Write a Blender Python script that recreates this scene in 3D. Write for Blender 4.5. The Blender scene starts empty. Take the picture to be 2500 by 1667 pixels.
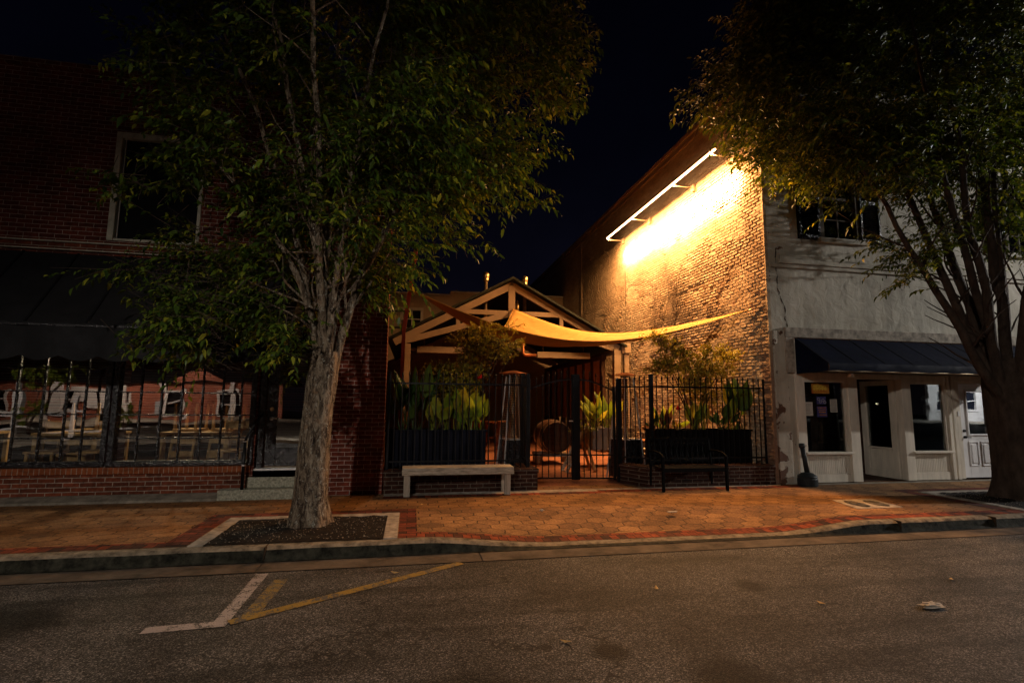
import bpy, math, random
import numpy as np
from mathutils import Vector, Matrix, noise, kdtree
R = math.radians
rng = random.Random(7)
scene = bpy.context.scene
COL = scene.collection

# ------------------------------------------------------------------ helpers
class MB:
    """collects shapes, built as ONE mesh object"""
    def __init__(s): s.v = []; s.f = []
    def add(s, vs, fs):
        k = len(s.v); s.v += [tuple(p) for p in vs]; s.f += [tuple(i + k for i in f) for f in fs]; return s
    def box(s, x0, x1, y0, y1, z0, z1):
        x0, x1 = min(x0, x1), max(x0, x1); y0, y1 = min(y0, y1), max(y0, y1); z0, z1 = min(z0, z1), max(z0, z1)
        return s.add([(x0,y0,z0),(x1,y0,z0),(x1,y1,z0),(x0,y1,z0),(x0,y0,z1),(x1,y0,z1),(x1,y1,z1),(x0,y1,z1)],
            [(0,3,2,1),(4,5,6,7),(0,1,5,4),(1,2,6,5),(2,3,7,6),(3,0,4,7)])
    def beam(s, a, b, w, h, up=(0,0,1)):
        a, b = Vector(a), Vector(b); d = (b - a).normalized(); u = Vector(up)
        if abs(d.dot(u)) > .98: u = Vector((0,1,0))
        r = d.cross(u).normalized() * (w/2); u2 = r.cross(d).normalized() * (h/2)
        vs = [p + i*r + j*u2 for p in (a, b) for i, j in ((-1,-1),(1,-1),(1,1),(-1,1))]
        return s.add(vs, [(0,1,2,3),(7,6,5,4),(0,4,5,1),(1,5,6,2),(2,6,7,3),(3,7,4,0)])
    def tube(s, pts, rad, n=8, cap=True, jit=0., seed=0):
        pts = [Vector(p) for p in pts]; m = len(pts)
        if not hasattr(rad, '__len__'): rad = [rad]*m
        vs = []; prev = None
        for i, p in enumerate(pts):
            d = (pts[min(i+1, m-1)] - pts[max(i-1, 0)]).normalized()
            if prev is None:
                a = d.cross(Vector((0,0,1)))
                if a.length < .05: a = d.cross(Vector((0,1,0)))
            else: a = prev - d*prev.dot(d)
            a.normalize(); prev = a; b = d.cross(a)
            for k in range(n):
                t = 2*math.pi*k/n; r = rad[i]
                if jit: r *= 1 + jit*noise.noise(Vector((math.cos(t)*1.5+seed, math.sin(t)*1.5, i*.35)))
                vs.append(p + (a*math.cos(t) + b*math.sin(t))*r)
        fs = [(i*n+k, i*n+(k+1) % n, (i+1)*n+(k+1) % n, (i+1)*n+k) for i in range(m-1) for k in range(n)]
        if cap: fs += [tuple(range(n-1, -1, -1)), tuple((m-1)*n+k for k in range(n))]
        return s.add(vs, fs)
    def cyl(s, x, y, z0, z1, r0, r1=None, n=16): return s.tube([(x,y,z0),(x,y,z1)], [r0, r0 if r1 is None else r1], n)
    def lathe(s, x, y, prof, n=20, sx=1, sy=1):
        vs = [(x+r*sx*math.cos(2*math.pi*k/n), y+r*sy*math.sin(2*math.pi*k/n), z) for r, z in prof for k in range(n)]
        m = len(prof)
        fs = [(i*n+k, i*n+(k+1) % n, (i+1)*n+(k+1) % n, (i+1)*n+k) for i in range(m-1) for k in range(n)]
        fs += [tuple(range(n-1, -1, -1)), tuple((m-1)*n+k for k in range(n))]
        return s.add(vs, fs)
    def prism(s, poly, off):
        n = len(poly); off = Vector(off); vs = [Vector(p) for p in poly]; vs += [p + off for p in vs]
        return s.add(vs, [tuple(range(n-1, -1, -1)), tuple(range(n, 2*n))] + [(i, (i+1) % n, n+(i+1) % n, n+i) for i in range(n)])
    def grid(s, nu, nv, fn):
        vs = [fn(i/(nu-1), j/(nv-1)) for j in range(nv) for i in range(nu)]
        return s.add(vs, [(j*nu+i, j*nu+i+1, (j+1)*nu+i+1, (j+1)*nu+i) for j in range(nv-1) for i in range(nu-1)])
    def blob(s, c, r, n=10, m=7, jit=.2, seed=0):
        c = Vector(c); r = Vector(r) if hasattr(r, '__len__') else Vector((r,r,r)); vs = []
        for j in range(m):
            ph = math.pi*j/(m-1)
            for i in range(n):
                th = 2*math.pi*i/n; d = Vector((math.sin(ph)*math.cos(th), math.sin(ph)*math.sin(th), math.cos(ph)))
                k = 1 + jit*noise.noise(d*2.2 + Vector((seed, 0, 0)))
                vs.append(c + Vector((d.x*r.x, d.y*r.y, d.z*r.z))*k)
        return s.add(vs, [(j*n+i, (j+1)*n+i, (j+1)*n+(i+1) % n, j*n+(i+1) % n) for j in range(m-1) for i in range(n)])
    def build(s, name, mat, parent=None, bev=0, smooth=False, label=None):
        me = bpy.data.meshes.new(name)
        o = Vector((0,0,0)); q = parent
        while q is not None: o += q.location; q = q.parent
        me.from_pydata([(x-o.x, y-o.y, z-o.z) for x, y, z in s.v], [], s.f)
        if smooth: me.shade_smooth()
        me.materials.append(mat); me.update()
        ob = bpy.data.objects.new(name, me); COL.objects.link(ob)
        if parent is not None: ob.parent = parent
        if bev:
            b = ob.modifiers.new('bevel', 'BEVEL'); b.width = bev; b.segments = 2; b.limit_method = 'ANGLE'; b.angle_limit = R(40)
        if label: ob['label'] = label
        return ob

def thing(name, label, cat, loc=(0,0,0), group=None):
    o = bpy.data.objects.new(name, None); COL.objects.link(o); o.location = loc; o.empty_display_size = .2
    o['label'] = label; o['category'] = cat
    if group: o['group'] = group
    return o
def tag(o, label, cat, group=None):
    o['label'] = label; o['category'] = cat
    if group: o['group'] = group
    return o
def struct(o, kind='structure', label=None):
    o['kind'] = kind
    if label: o['label'] = label
    return o
def dup(root, loc, label, rz=None, scale=None):
    def cp(o, par):
        c = o.copy(); COL.objects.link(c)
        if par is not None: c.parent = par
        for ch in list(o.children): cp(ch, c)
        return c
    r = cp(root, None); r.location = loc; r['label'] = label
    if rz is not None: r.rotation_euler = (0, 0, rz)
    if scale: r.scale = (scale,)*3
    return r

# ------------------------------------------------------------------ materials
def nd(t, ty, ins=None, **props):
    n = t.nodes.new(ty)
    for k, v in props.items(): setattr(n, k, v)
    for k, v in (ins or {}).items():
        s = n.inputs[k]
        if isinstance(v, bpy.types.NodeSocket): t.links.new(v, s)
        elif isinstance(v, bpy.types.Node): t.links.new(v.outputs[0], s)
        else: s.default_value = v
    return n
def c4(c): return (c[0], c[1], c[2], 1.)
def new_mat(name):
    m = bpy.data.materials.new(name); m.use_nodes = True; t = m.node_tree; t.nodes.clear()
    out = t.nodes.new('ShaderNodeOutputMaterial'); b = t.nodes.new('ShaderNodeBsdfPrincipled')
    t.links.new(b.outputs[0], out.inputs[0]); return m, t, b, out
def mth(t, op, a, b=0., c=None, clamp=False):
    ins = {0: a, 1: b}
    if c is not None: ins[2] = c
    return nd(t, 'ShaderNodeMath', ins, operation=op, use_clamp=clamp).outputs[0]
def mixc(t, f, a, b, bt='MIX'):
    n = nd(t, 'ShaderNodeMix', None, data_type='RGBA', blend_type=bt)
    for k, v in ((0, f), (6, a), (7, b)):
        s = n.inputs[k]
        if isinstance(v, bpy.types.NodeSocket): t.links.new(v, s)
        elif k == 0: s.default_value = v
        else: s.default_value = c4(v)
    return n.outputs[2]
def ramp(t, f, stops):
    n = nd(t, 'ShaderNodeValToRGB', {0: f}); e = n.color_ramp.elements
    while len(e) > len(stops): e.remove(e[-1])
    while len(e) < len(stops): e.new(.5)
    for el, (p, c) in zip(e, stops):
        el.position = p; el.color = c4(c) if hasattr(c, '__len__') else (c, c, c, 1)
    return n.outputs[0]
def nz(t, vec, scale, detail=4, rough=.6, dist=0.):
    return nd(t, 'ShaderNodeTexNoise', {'Vector': vec, 'Scale': scale, 'Detail': detail, 'Roughness': rough, 'Distortion': dist}).outputs[0]
def bump(t, b, h, strength, dist, prev=None):
    ins = {'Height': h, 'Strength': strength, 'Distance': dist}
    if prev is not None: ins['Normal'] = prev
    n = nd(t, 'ShaderNodeBump', ins); t.links.new(n.outputs[0], b.inputs['Normal']); return n.outputs[0]
def pos(t): return nd(t, 'ShaderNodeNewGeometry').outputs['Position']
def objc(t): return nd(t, 'ShaderNodeTexCoord').outputs['Object']

def mk(name, col, rough=.7, var=.25, scale=3., bmp=.3, bscale=40., bdist=.004, metal=0., spec=None, col2=None, stretch=None, coat=0.):
    if spec is None: spec = .45 if (rough < .45 or metal) else .14
    m, t, b, out = new_mat(name); v = objc(t)
    if stretch: v = nd(t, 'ShaderNodeMapping', {'Vector': v, 'Scale': stretch}).outputs[0]
    n = nz(t, v, scale, 6, .65)
    a = tuple(c*(1-var) for c in col); c2 = col2 or tuple(c*(1+var) for c in col)
    t.links.new(ramp(t, n, [(.3, a), (.7, c2)]), b.inputs['Base Color'])
    r = ramp(t, nz(t, v, scale*2.3, 4), [(.3, max(rough-.12, .02)), (.7, min(rough+.12, 1))])
    t.links.new(r, b.inputs['Roughness'])
    b.inputs['Metallic'].default_value = metal; b.inputs['Specular IOR Level'].default_value = spec
    b.inputs['Coat Weight'].default_value = coat
    if bmp: bump(t, b, nz(t, v, bscale, 5, .7), bmp, bdist)
    return m
def emis(name, col, st):
    m, t, b, out = new_mat(name); t.nodes.remove(b)
    e = nd(t, 'ShaderNodeEmission', {'Color': c4(col), 'Strength': st}); t.links.new(e.outputs[0], out.inputs[0]); return m

def brick(name, c1, c2, mortar, ax='xz', bw=.21, bh=.0677, ms=.012, bmp=.6, bdist=.008, rough=.85, offs=(0,0), dirt=.5, rot=False, mvar=.45, glossy=.10):
    m, t, b, out = new_mat(name); s = nd(t, 'ShaderNodeSeparateXYZ', {0: pos(t)})
    ix = {'x': 0, 'y': 1, 'z': 2}
    u, w = s.outputs[ix[ax[0]]], s.outputs[ix[ax[1]]]
    if rot: u, w = w, u
    cv = nd(t, 'ShaderNodeCombineXYZ', {0: mth(t, 'ADD', u, offs[0]), 1: mth(t, 'ADD', w, offs[1])}).outputs[0]
    dn = nd(t, 'ShaderNodeTexNoise', {'Vector': cv, 'Scale': 9., 'Detail': 3.})
    dv = nd(t, 'ShaderNodeVectorMath', {0: dn.outputs[1], 1: (.5,.5,.5)}, operation='SUBTRACT').outputs[0]
    dv = nd(t, 'ShaderNodeVectorMath', {0: dv, 'Scale': .012}, operation='SCALE').outputs[0]
    cv2 = nd(t, 'ShaderNodeVectorMath', {0: cv, 1: dv}, operation='ADD').outputs[0]
    bt = nd(t, 'ShaderNodeTexBrick', {'Vector': cv2, 'Color1': c4(c1), 'Color2': c4(c2), 'Mortar': c4(mortar), 'Scale': 1., 'Mortar Size': ms/2,
        'Mortar Smooth': .25, 'Bias': -.1, 'Brick Width': bw, 'Row Height': bh})
    big = nz(t, cv, 1.3, 5, .6); fine = nz(t, cv, 60., 4, .7)
    col = mixc(t, 1., bt.outputs[0], ramp(t, big, [(.3, 1-dirt), (.7, 1.)]), 'MULTIPLY')
    col = mixc(t, 1., col, ramp(t, nz(t, cv, 14., 3), [(.3, 1-mvar), (.7, 1+mvar*.4)]), 'MULTIPLY')
    t.links.new(col, b.inputs['Base Color']); b.inputs['Roughness'].default_value = rough; b.inputs['Specular IOR Level'].default_value = glossy
    h = mth(t, 'ADD', mth(t, 'MULTIPLY', mth(t, 'SUBTRACT', 1., bt.outputs[1]), 1.), mth(t, 'MULTIPLY', fine, .5))
    bump(t, b, h, bmp, bdist); return m

def hex_mat(name, ca, cb, joint, size=.3):
    m, t, b, out = new_mat(name); s = nd(t, 'ShaderNodeSeparateXYZ', {0: pos(t)})
    V = lambda op, a, bb=(0,0,0), **k: nd(t, 'ShaderNodeVectorMath', {0: a, 1: bb}, operation=op).outputs[0]
    p = nd(t, 'ShaderNodeCombineXYZ', {0: mth(t, 'DIVIDE', s.outputs[0], size*1.25), 1: mth(t, 'DIVIDE', s.outputs[1], size*.92)}).outputs[0]
    dn = nd(t, 'ShaderNodeTexNoise', {'Vector': p, 'Scale': 2.2, 'Detail': 2.})
    dv = nd(t, 'ShaderNodeVectorMath', {0: V('SUBTRACT', dn.outputs[1], (.5,.5,.5)), 'Scale': .20}, operation='SCALE').outputs[0]
    p = V('MULTIPLY', V('ADD', p, dv), (1,1,0))
    r = (1., 1.7320508, 1.); hh = (.5, .8660254, .5)
    a = V('MULTIPLY', V('SUBTRACT', V('MODULO', V('ADD', p, (100*1., 100*1.7320508, 0)), r), hh), (1,1,0))
    bb = V('MULTIPLY', V('SUBTRACT', V('MODULO', V('ADD', p, (100.5, 100*1.7320508+.8660254, 0)), r), hh), (1,1,0))
    da = nd(t, 'ShaderNodeVectorMath', {0: a, 1: a}, operation='DOT_PRODUCT').outputs['Value']
    db = nd(t, 'ShaderNodeVectorMath', {0: bb, 1: bb}, operation='DOT_PRODUCT').outputs['Value']
    lt = mth(t, 'LESS_THAN', da, db)
    g = nd(t, 'ShaderNodeMix', {0: lt}, data_type='VECTOR'); t.links.new(bb, g.inputs[4]); t.links.new(a, g.inputs[5]); g = g.outputs[1]
    ga = V('ABSOLUTE', g)
    d1 = nd(t, 'ShaderNodeVectorMath', {0: ga, 1: (.5, .8660254, 0)}, operation='DOT_PRODUCT').outputs['Value']
    gx = nd(t, 'ShaderNodeSeparateXYZ', {0: ga}).outputs[0]
    e = mth(t, 'SUBTRACT', .5, mth(t, 'MAXIMUM', d1, gx))
    cell = nd(t, 'ShaderNodeTexWhiteNoise', {0: V('SNAP', V('ADD', V('SUBTRACT', p, g), (.01,.01,0)), (.25,.25,1))}, noise_dimensions='2D').outputs[0]
    P = pos(t)
    col = mixc(t, cell, ca, cb)
    col = mixc(t, 1., col, ramp(t, nz(t, P, 1.2, 6, .65), [(.32, .50), (.62, 1.08)]), 'MULTIPLY')
    col = mixc(t, 1., col, ramp(t, nz(t, P, 5.5, 4, .6), [(.28, .45), (.42, 1.)]), 'MULTIPLY')
    col = mixc(t, 1., col, ramp(t, nz(t, P, 38., 4, .8), [(.35, .55), (.68, 1.4)]), 'MULTIPLY')
    jn = ramp(t, e, [(.012, 0.), (.035, 1.)])
    jn = mth(t, 'MAXIMUM', jn, ramp(t, nz(t, P, 1.8, 3), [(.45, 0.), (.75, .75)]))
    col = mixc(t, jn, joint, col)
    t.links.new(col, b.inputs['Base Color']); b.inputs['Roughness'].default_value = .85; b.inputs['Specular IOR Level'].default_value = .12
    h = mth(t, 'ADD', jn, mth(t, 'MULTIPLY', nz(t, P, 45., 5, .7), .9)); h = mth(t, 'ADD', h, mth(t, 'MULTIPLY', cell, .35))
    bump(t, b, h, .8, .008); return m

def asphalt_mat():
    m, t, b, out = new_mat('asphalt'); P = pos(t)
    agg = nd(t, 'ShaderNodeTexVoronoi', {'Vector': P, 'Scale': 135.}, feature='F1')
    spk = nd(t, 'ShaderNodeSeparateColor', {0: agg.outputs['Color']}).outputs[0]
    base = ramp(t, spk, [(0., (.014,.013,.0125)), (.55, (.046,.043,.041)), (.85, (.115,.107,.102)), (1., (.30,.28,.265))])
    col = mixc(t, 1., base, ramp(t, nz(t, P, .9, 6, .62, .4), [(.34, .42), (.62, 1.12)]), 'MULTIPLY')
    st = nd(t, 'ShaderNodeMapping', {'Vector': P, 'Scale': (.35, 2.6, 1)}).outputs[0]
    col = mixc(t, 1., col, ramp(t, nz(t, st, 1.4, 5, .6), [(.36, .45), (.5, 1.)]), 'MULTIPLY')
    col = mixc(t, 1., col, ramp(t, nz(t, P, 7., 3, .5), [(.30, .45), (.38, 1.)]), 'MULTIPLY')
    # oil stains
    for (cx, cy, r0) in ((1.97,-5.85,.24), (1.35,-5.35,.10), (-2.9,-4.2,.35), (3.1,-4.4,.12)):
        d = nd(t, 'ShaderNodeVectorMath', {0: P, 1: (cx, cy, -.13)}, operation='DISTANCE').outputs['Value']
        d = mth(t, 'ADD', d, mth(t, 'MULTIPLY', mth(t, 'SUBTRACT', nz(t, P, 6., 4), .5), r0*1.6))
        col = mixc(t, 1., col, ramp(t, mth(t, 'DIVIDE', d, r0*2), [(.35, .10), (.8, 1.)]), 'MULTIPLY')
    # fine white paint flecks and dried spots
    fl = nd(t, 'ShaderNodeTexVoronoi', {'Vector': P, 'Scale': 11.}, feature='F1').outputs['Distance']
    zone = mth(t, 'GREATER_THAN', nz(t, P, .8, 3), .66)
    f = mth(t, 'MULTIPLY', mth(t, 'LESS_THAN', mth(t, 'ADD', fl, mth(t, 'MULTIPLY', nz(t, P, 40., 2), .12)), .12), zone)
    col = mixc(t, f, col, (.34,.31,.28))
    # cracks
    cw = nd(t, 'ShaderNodeTexVoronoi', {'Vector': nd(t, 'ShaderNodeVectorMath', {0: P, 1: nd(t, 'ShaderNodeTexNoise', {'Vector': P, 'Scale': 3.}).outputs[1]}, operation='ADD').outputs[0], 'Scale': .55}, feature='DISTANCE_TO_EDGE').outputs[0]
    ck = mth(t, 'MULTIPLY', mth(t, 'LESS_THAN', cw, .006), mth(t, 'GREATER_THAN', nz(t, P, .7, 2), .5))
    col = mixc(t, ck, col, (.012,.011,.01))
    t.links.new(col, b.inputs['Base Color'])
    t.links.new(ramp(t, spk, [(0., .75), (1., .5)]), b.inputs['Roughness']); b.inputs['Specular IOR Level'].default_value = .2
    h = mth(t, 'ADD', mth(t, 'MULTIPLY', agg.outputs['Distance'], -1.2), nz(t, P, 120., 3, .7))
    h = mth(t, 'SUBTRACT', h, mth(t, 'MULTIPLY', ck, 1.5)); bump(t, b, h, .85, .008); return m

def paint_mat(name, col, cover):
    m, t, b, out = new_mat(name); P = pos(t)
    n = mth(t, 'ADD', mth(t, 'MULTIPLY', nz(t, P, 30., 5, .75), .5), mth(t, 'MULTIPLY', nz(t, P, 7., 4, .7), .5)); v = nd(t, 'ShaderNodeTexVoronoi', {'Vector': P, 'Scale': 90.}).outputs['Distance']
    k = mth(t, 'GREATER_THAN', mth(t, 'ADD', n, mth(t, 'MULTIPLY', v, .12)), cover)
    c = mixc(t, nz(t, P, 12., 4), tuple(x*.7 for x in col), col)
    c = mixc(t, k, (.05,.045,.04), c)
    t.links.new(c, b.inputs['Base Color']); b.inputs['Roughness'].default_value = .7
    bump(t, b, v, .8, .006); return m

def glass_mat(name, refl=.22, wave=0., tint=(.85,.9,.9), wscale=2.0, rough=.0):
    m, t, b, out = new_mat(name); t.nodes.remove(b)
    tr = nd(t, 'ShaderNodeBsdfTransparent', {'Color': c4(tint)})
    gl = nd(t, 'ShaderNodeBsdfGlossy', {'Color': (1,1,1,1), 'Roughness': rough})
    fr = nd(t, 'ShaderNodeFresnel', {'IOR': 1.5}).outputs[0]
    f = mth(t, 'ADD', mth(t, 'MULTIPLY', fr, .9), refl, clamp=True)
    if wave:
        P = pos(t); pn = nd(t, 'ShaderNodeTexNoise', {'Vector': P, 'Scale': wscale, 'Detail': 1.5, 'Roughness': .4})
        bn = nd(t, 'ShaderNodeBump', {'Height': pn.outputs[0], 'Strength': 1., 'Distance': wave}); t.links.new(bn.outputs[0], gl.inputs['Normal'])
    mx = nd(t, 'ShaderNodeMixShader', {0: f, 1: tr, 2: gl}); t.links.new(mx.outputs[0], out.inputs[0]); return m

def leaf_mat(name, a, b_, c_=None, trans=.35, rough=.45):
    m, t, b, out = new_mat(name); g = nd(t, 'ShaderNodeNewGeometry').outputs['Random Per Island']
    stops = [(0., a), (.35, tuple(x*.6+y*.4 for x, y in zip(a, b_))), (.78, b_)] + ([(1., c_)] if c_ else [])
    col = ramp(t, g, stops); t.links.new(col, b.inputs['Base Color'])
    b.inputs['Roughness'].default_value = rough; b.inputs['Specular IOR Level'].default_value = .28
    tl = nd(t, 'ShaderNodeBsdfTranslucent', {'Color': mixc(t, 1., col, (1.3,1.3,.6), 'MULTIPLY')})
    mx = nd(t, 'ShaderNodeMixShader', {0: trans, 1: b.outputs[0], 2: tl.outputs[0]}); t.links.new(mx.outputs[0], out.inputs[0]); return m

M = {}
M['brick_left'] = brick('brick_left', (.22,.048,.028), (.11,.029,.019), (.60,.50,.43), ms=.008, bw=.205, dirt=.45)
M['brick_base'] = brick('brick_base', (.24,.062,.030), (.11,.036,.022), (.42,.34,.27), ms=.012, bw=.215, dirt=.45)
M['brick_cap'] = brick('brick_cap', (.32,.09,.032), (.25,.07,.028), (.40,.32,.26), bw=.0677, bh=.17, ms=.009, dirt=.3, offs=(0,.02))
M['brick_planter'] = brick('brick_planter', (.06,.024,.015), (.035,.016,.011), (.17,.135,.105), ms=.014, bw=.215, dirt=.5, offs=(.05,0))
M['brick_planter_y'] = brick('brick_planter_y', (.16,.07,.045), (.10,.05,.035), (.30,.25,.2), ax='yz', ms=.014, bw=.215, dirt=.5)
M['brick_side'] = brick('brick_side', (.22,.07,.04), (.13,.045,.03), (.36,.3,.24), ax='yz', dirt=.4)
M['paver_alley'] = brick('paver_alley', (.36,.15,.085), (.25,.10,.06), (.10,.06,.04), ax='xy', bw=.2, bh=.1, ms=.008, dirt=.4)
M['band_x'] = brick('band_x', (.30,.068,.028), (.03,.022,.019), (.012,.009,.007), ax='xy', bw=.105, bh=.22, ms=.01, dirt=.4, offs=(0,.02))
M['band_y'] = brick('band_y', (.22,.052,.026), (.03,.02,.017), (.012,.009,.007), ax='xy', bw=.22, bh=.105, ms=.01, dirt=.4)
M['opp_brick'] = brick('opp_brick', (.45,.13,.07), (.30,.08,.05), (.40,.28,.22), ms=.016, bw=.26, bh=.09, dirt=.2)
M['hex'] = hex_mat('hex_paver', (.32,.168,.070), (.20,.104,.048), (.028,.017,.010), .235)
M['asphalt'] = asphalt_mat()
M['concrete'] = mk('concrete', (.22,.19,.15), .85, .5, 6., .6, 70., .006)
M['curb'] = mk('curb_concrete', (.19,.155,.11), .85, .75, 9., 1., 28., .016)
M['curb_face'] = mk('dark_curb_face', (.028,.026,.018), .9, .9, 12., 1., 25., .02)  # front face darker than the curb top
M['gutter'] = mk('gutter_concrete', (.085,.068,.052), .85, .65, 3.0, .9, 30., .01)
M['edging'] = mk('pale_concrete', (.28,.24,.195), .85, .55, 9., .6, 60., .006)
M['step'] = mk('step_concrete', (.34,.33,.25), .85, .6, 28., 1., 30., .012)
M['white_line'] = paint_mat('white_line_paint', (.32,.28,.27), .535)
M['yellow_line'] = paint_mat('yellow_line_paint', (.25,.15,.010), .54)
M['old_yellow'] = paint_mat('worn_yellow_paint', (.20,.13,.02), .565)
M['black_paint'] = mk('black_paint', (.006,.006,.008), .26, .3, 4., .9, 30., .012, spec=.7)
M['black_iron'] = mk('black_iron', (.004,.004,.005), .45, .3, 10., .4, 60., .002, spec=.25)
M['black_flat'] = mk('black_fabric', (.006,.006,.007), .8, .3, 3., .3, 200., .001, spec=.1)
M['navy_awning'] = mk('navy_canvas', (.004,.006,.017), .7, .4, 2.5, .5, 30., .004, spec=.04)
M['dark_awning'] = mk('dark_canvas', (.009,.009,.010), .75, .35, 2.5, .4, 25., .004, spec=.25)
M['white_trim'] = mk('white_trim_paint', (.44,.41,.37), .6, .18, 3., .4, 30., .004)
M['storefront'] = mk('storefront_paint', (.60,.54,.45), .55, .18, 2.4, .6, 18., .005, stretch=(3,3,.6))
M['door_white'] = mk('door_white_paint', (.68,.67,.67), .45, .08, 3., .15, 30., .002)
M['bench_iron'] = mk('bench_iron', (.003,.003,.003), .6, .3, 10., .3, 60., .002, spec=.06)
M['old_frame'] = mk('weathered_frame_paint', (.46,.43,.34), .8, .3, 9., .8, 40., .006)
M['tan_paint'] = mk('tan_beam_paint', (.24,.18,.125), .6, .15, 2., .3, 50., .002)
M['tan_stucco'] = mk('tan_stucco', (.28,.21,.15), .9, .15, 1.2, .6, 60., .006)
M['dark_wood'] = mk('dark_wood', (.05,.025,.015), .7, .4, 3., .4, 30., .003, stretch=(1,1,8))
M['roofing'] = mk('roofing', (.016,.02,.017), .9, .3, 5., .6, 40., .006)
M['copper'] = mk('copper_hood', (.55,.22,.10), .4, .25, 8., .2, 30., .002, metal=.8)
M['chrome'] = mk('brushed_steel', (.75,.75,.74), .42, .12, 8., .1, 60., .001, metal=.75)
M['brass'] = mk('brass', (.60,.45,.22), .35, .25, 6., .2, 40., .001, metal=1.)
M['galv'] = mk('galvanised_pipe', (.52,.40,.26), .4, .2, 6., .2, 30., .002, metal=.9)
M['wood_grey'] = mk('weathered_wood', (.38,.33,.255), .75, .6, 9., .9, 22., .008, stretch=(.6,4,4))
M['wood_grey_v'] = mk('weathered_wood_upright', (.36,.31,.245), .75, .35, 6., .9, 22., .008, stretch=(4,4,.6))
M['wood_warm'] = mk('warm_wood', (.44,.26,.10), .5, .3, 5., .4, 25., .003, stretch=(4,4,.8))
M['wood_orange'] = mk('orange_wood', (.30,.12,.045), .45, .3, 5., .3, 25., .003, stretch=(4,4,.8))
M['planter_blue'] = mk('slate_painted_boards', (.011,.012,.019), .7, .4, 3., .4, 20., .003, spec=.03, stretch=(4,4,.6))
M['planter_black'] = mk('black_painted_boards', (.006,.0055,.006), .7, .3, 3., .4, 20., .003, spec=.08)
M['planter_grey'] = mk('grey_planter', (.17,.15,.135), .7, .2, 3., .4, 30., .003)
M['red_steel'] = mk('red_oxide_steel', (.35,.07,.035), .6, .25, 8., .4, 40., .003)
M['sail'] = mk('ochre_sailcloth', (.48,.27,.075), .85, .22, 3., .8, 7., .03, spec=.1, stretch=(1.0,9,1))
M['mulch'] = mk('mulch', (.012,.008,.006), .9, .9, 20., 1., 60., .02)
M['pebble'] = mk('pale_pebble', (.26,.22,.17), .8, .4, 30., 0)
M['bark'] = None
M['soil'] = mk('soil', (.03,.02,.013), .95, .4, 12., 1., 50., .01)
M['red_bloom'] = mk('red_petal', (.62,.03,.02), .5, .3, 9., .2, 30.)
M['orange_bloom'] = mk('pale_petal', (.6,.5,.42), .5, .3, 9., .2, 30.)
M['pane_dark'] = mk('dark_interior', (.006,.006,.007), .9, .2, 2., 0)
M['paper'] = mk('paper', (.50,.46,.40), .8, .06, 6., 0)
M['ink'] = mk('ink', (.05,.05,.06), .8, .1, 6., 0)
M['poster_red'] = mk('poster_red', (.42,.07,.02), .5, .3, 12., 0, col2=(.50,.28,.03))
M['poster_yellow'] = mk('poster_yellow', (.60,.42,.06), .5, .25, 30., 0)
M['poster_blue'] = mk('poster_blue', (.05,.05,.16), .5, .5, 25., 0)
M['litter'] = mk('crumpled_paper', (.40,.36,.31), .8, .35, 40., .9, 60., .01)
M['leaf_dead'] = mk('dry_leaf', (.45,.30,.12), .8, .3, 30., .4, 60.)
M['plastic_black'] = mk('black_plastic', (.02,.024,.026), .5, .2, 5., .2, 30., .002)
M['concrete_dark'] = mk('asphalt_slab', (.05,.05,.05), .9, .3, 2., .4, 40.)
M['glass_shop'] = glass_mat('old_shop_glass', .17, .0030, wscale=1.5)
M['glass'] = glass_mat('window_glass', .035, .0008)
M['glass_door'] = glass_mat('door_glass', .20, .002, wscale=1.5)

def bark_mat():
    m, t, b, out = new_mat('bark'); v = objc(t)
    st = nd(t, 'ShaderNodeMapping', {'Vector': v, 'Scale': (1,1,.45)}).outputs[0]
    n = nz(t, nd(t, 'ShaderNodeMapping', {'Vector': v, 'Scale': (1,1,.30)}).outputs[0], 17., 7, .78, .6); lich = nz(t, v, 24., 5, .75)
    col = ramp(t, n, [(.38, (.020,.013,.009)), (.46, (.11,.075,.05)), (.56, (.33,.25,.17)), (.66, (.45,.36,.25))])
    col = mixc(t, ramp(t, lich, [(.58, 0.), (.61, .85)]), col, (.50,.47,.38))
    orange = ramp(t, nz(t, v, 4., 3), [(.62, 0.), (.72, .5)])
    col = mixc(t, orange, col, (.40,.20,.09))
    t.links.new(col, b.inputs['Base Color']); b.inputs['Roughness'].default_value = .9; b.inputs['Specular IOR Level'].default_value = .2
    h = mth(t, 'ADD', n, mth(t, 'MULTIPLY', nz(t, st, 40., 5, .75), .6)); h = mth(t, 'ADD', h, mth(t, 'MULTIPLY', lich, .4))
    bump(t, b, h, 1., .07); return m
M['bark'] = bark_mat()
M['bark_dark'] = mk('dark_bark', (.055,.038,.028), .85, .5, 9., 1., 25., .02, stretch=(1,1,.5))
M['leaf_a'] = leaf_mat('elm_leaf', (.016,.040,.006), (.10,.155,.016), (.32,.31,.03))
M['leaf_b'] = leaf_mat('elm_leaf_right', (.020,.042,.007), (.13,.155,.018), (.36,.31,.04))
M['leaf_fine'] = leaf_mat('fine_leaf', (.22,.22,.025), (.38,.30,.035), (.36,.17,.04), .35)
M['leaf_canna'] = leaf_mat('broad_leaf', (.10,.17,.02), (.27,.31,.035), (.40,.33,.05), .4, .35)
M['leaf_dark'] = leaf_mat('dark_leaf', (.02,.05,.012), (.05,.09,.02), None, .2, .35)
M['leaf_red'] = leaf_mat('bronze_leaf', (.10,.03,.02), (.16,.07,.03), None, .3, .35)

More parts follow.
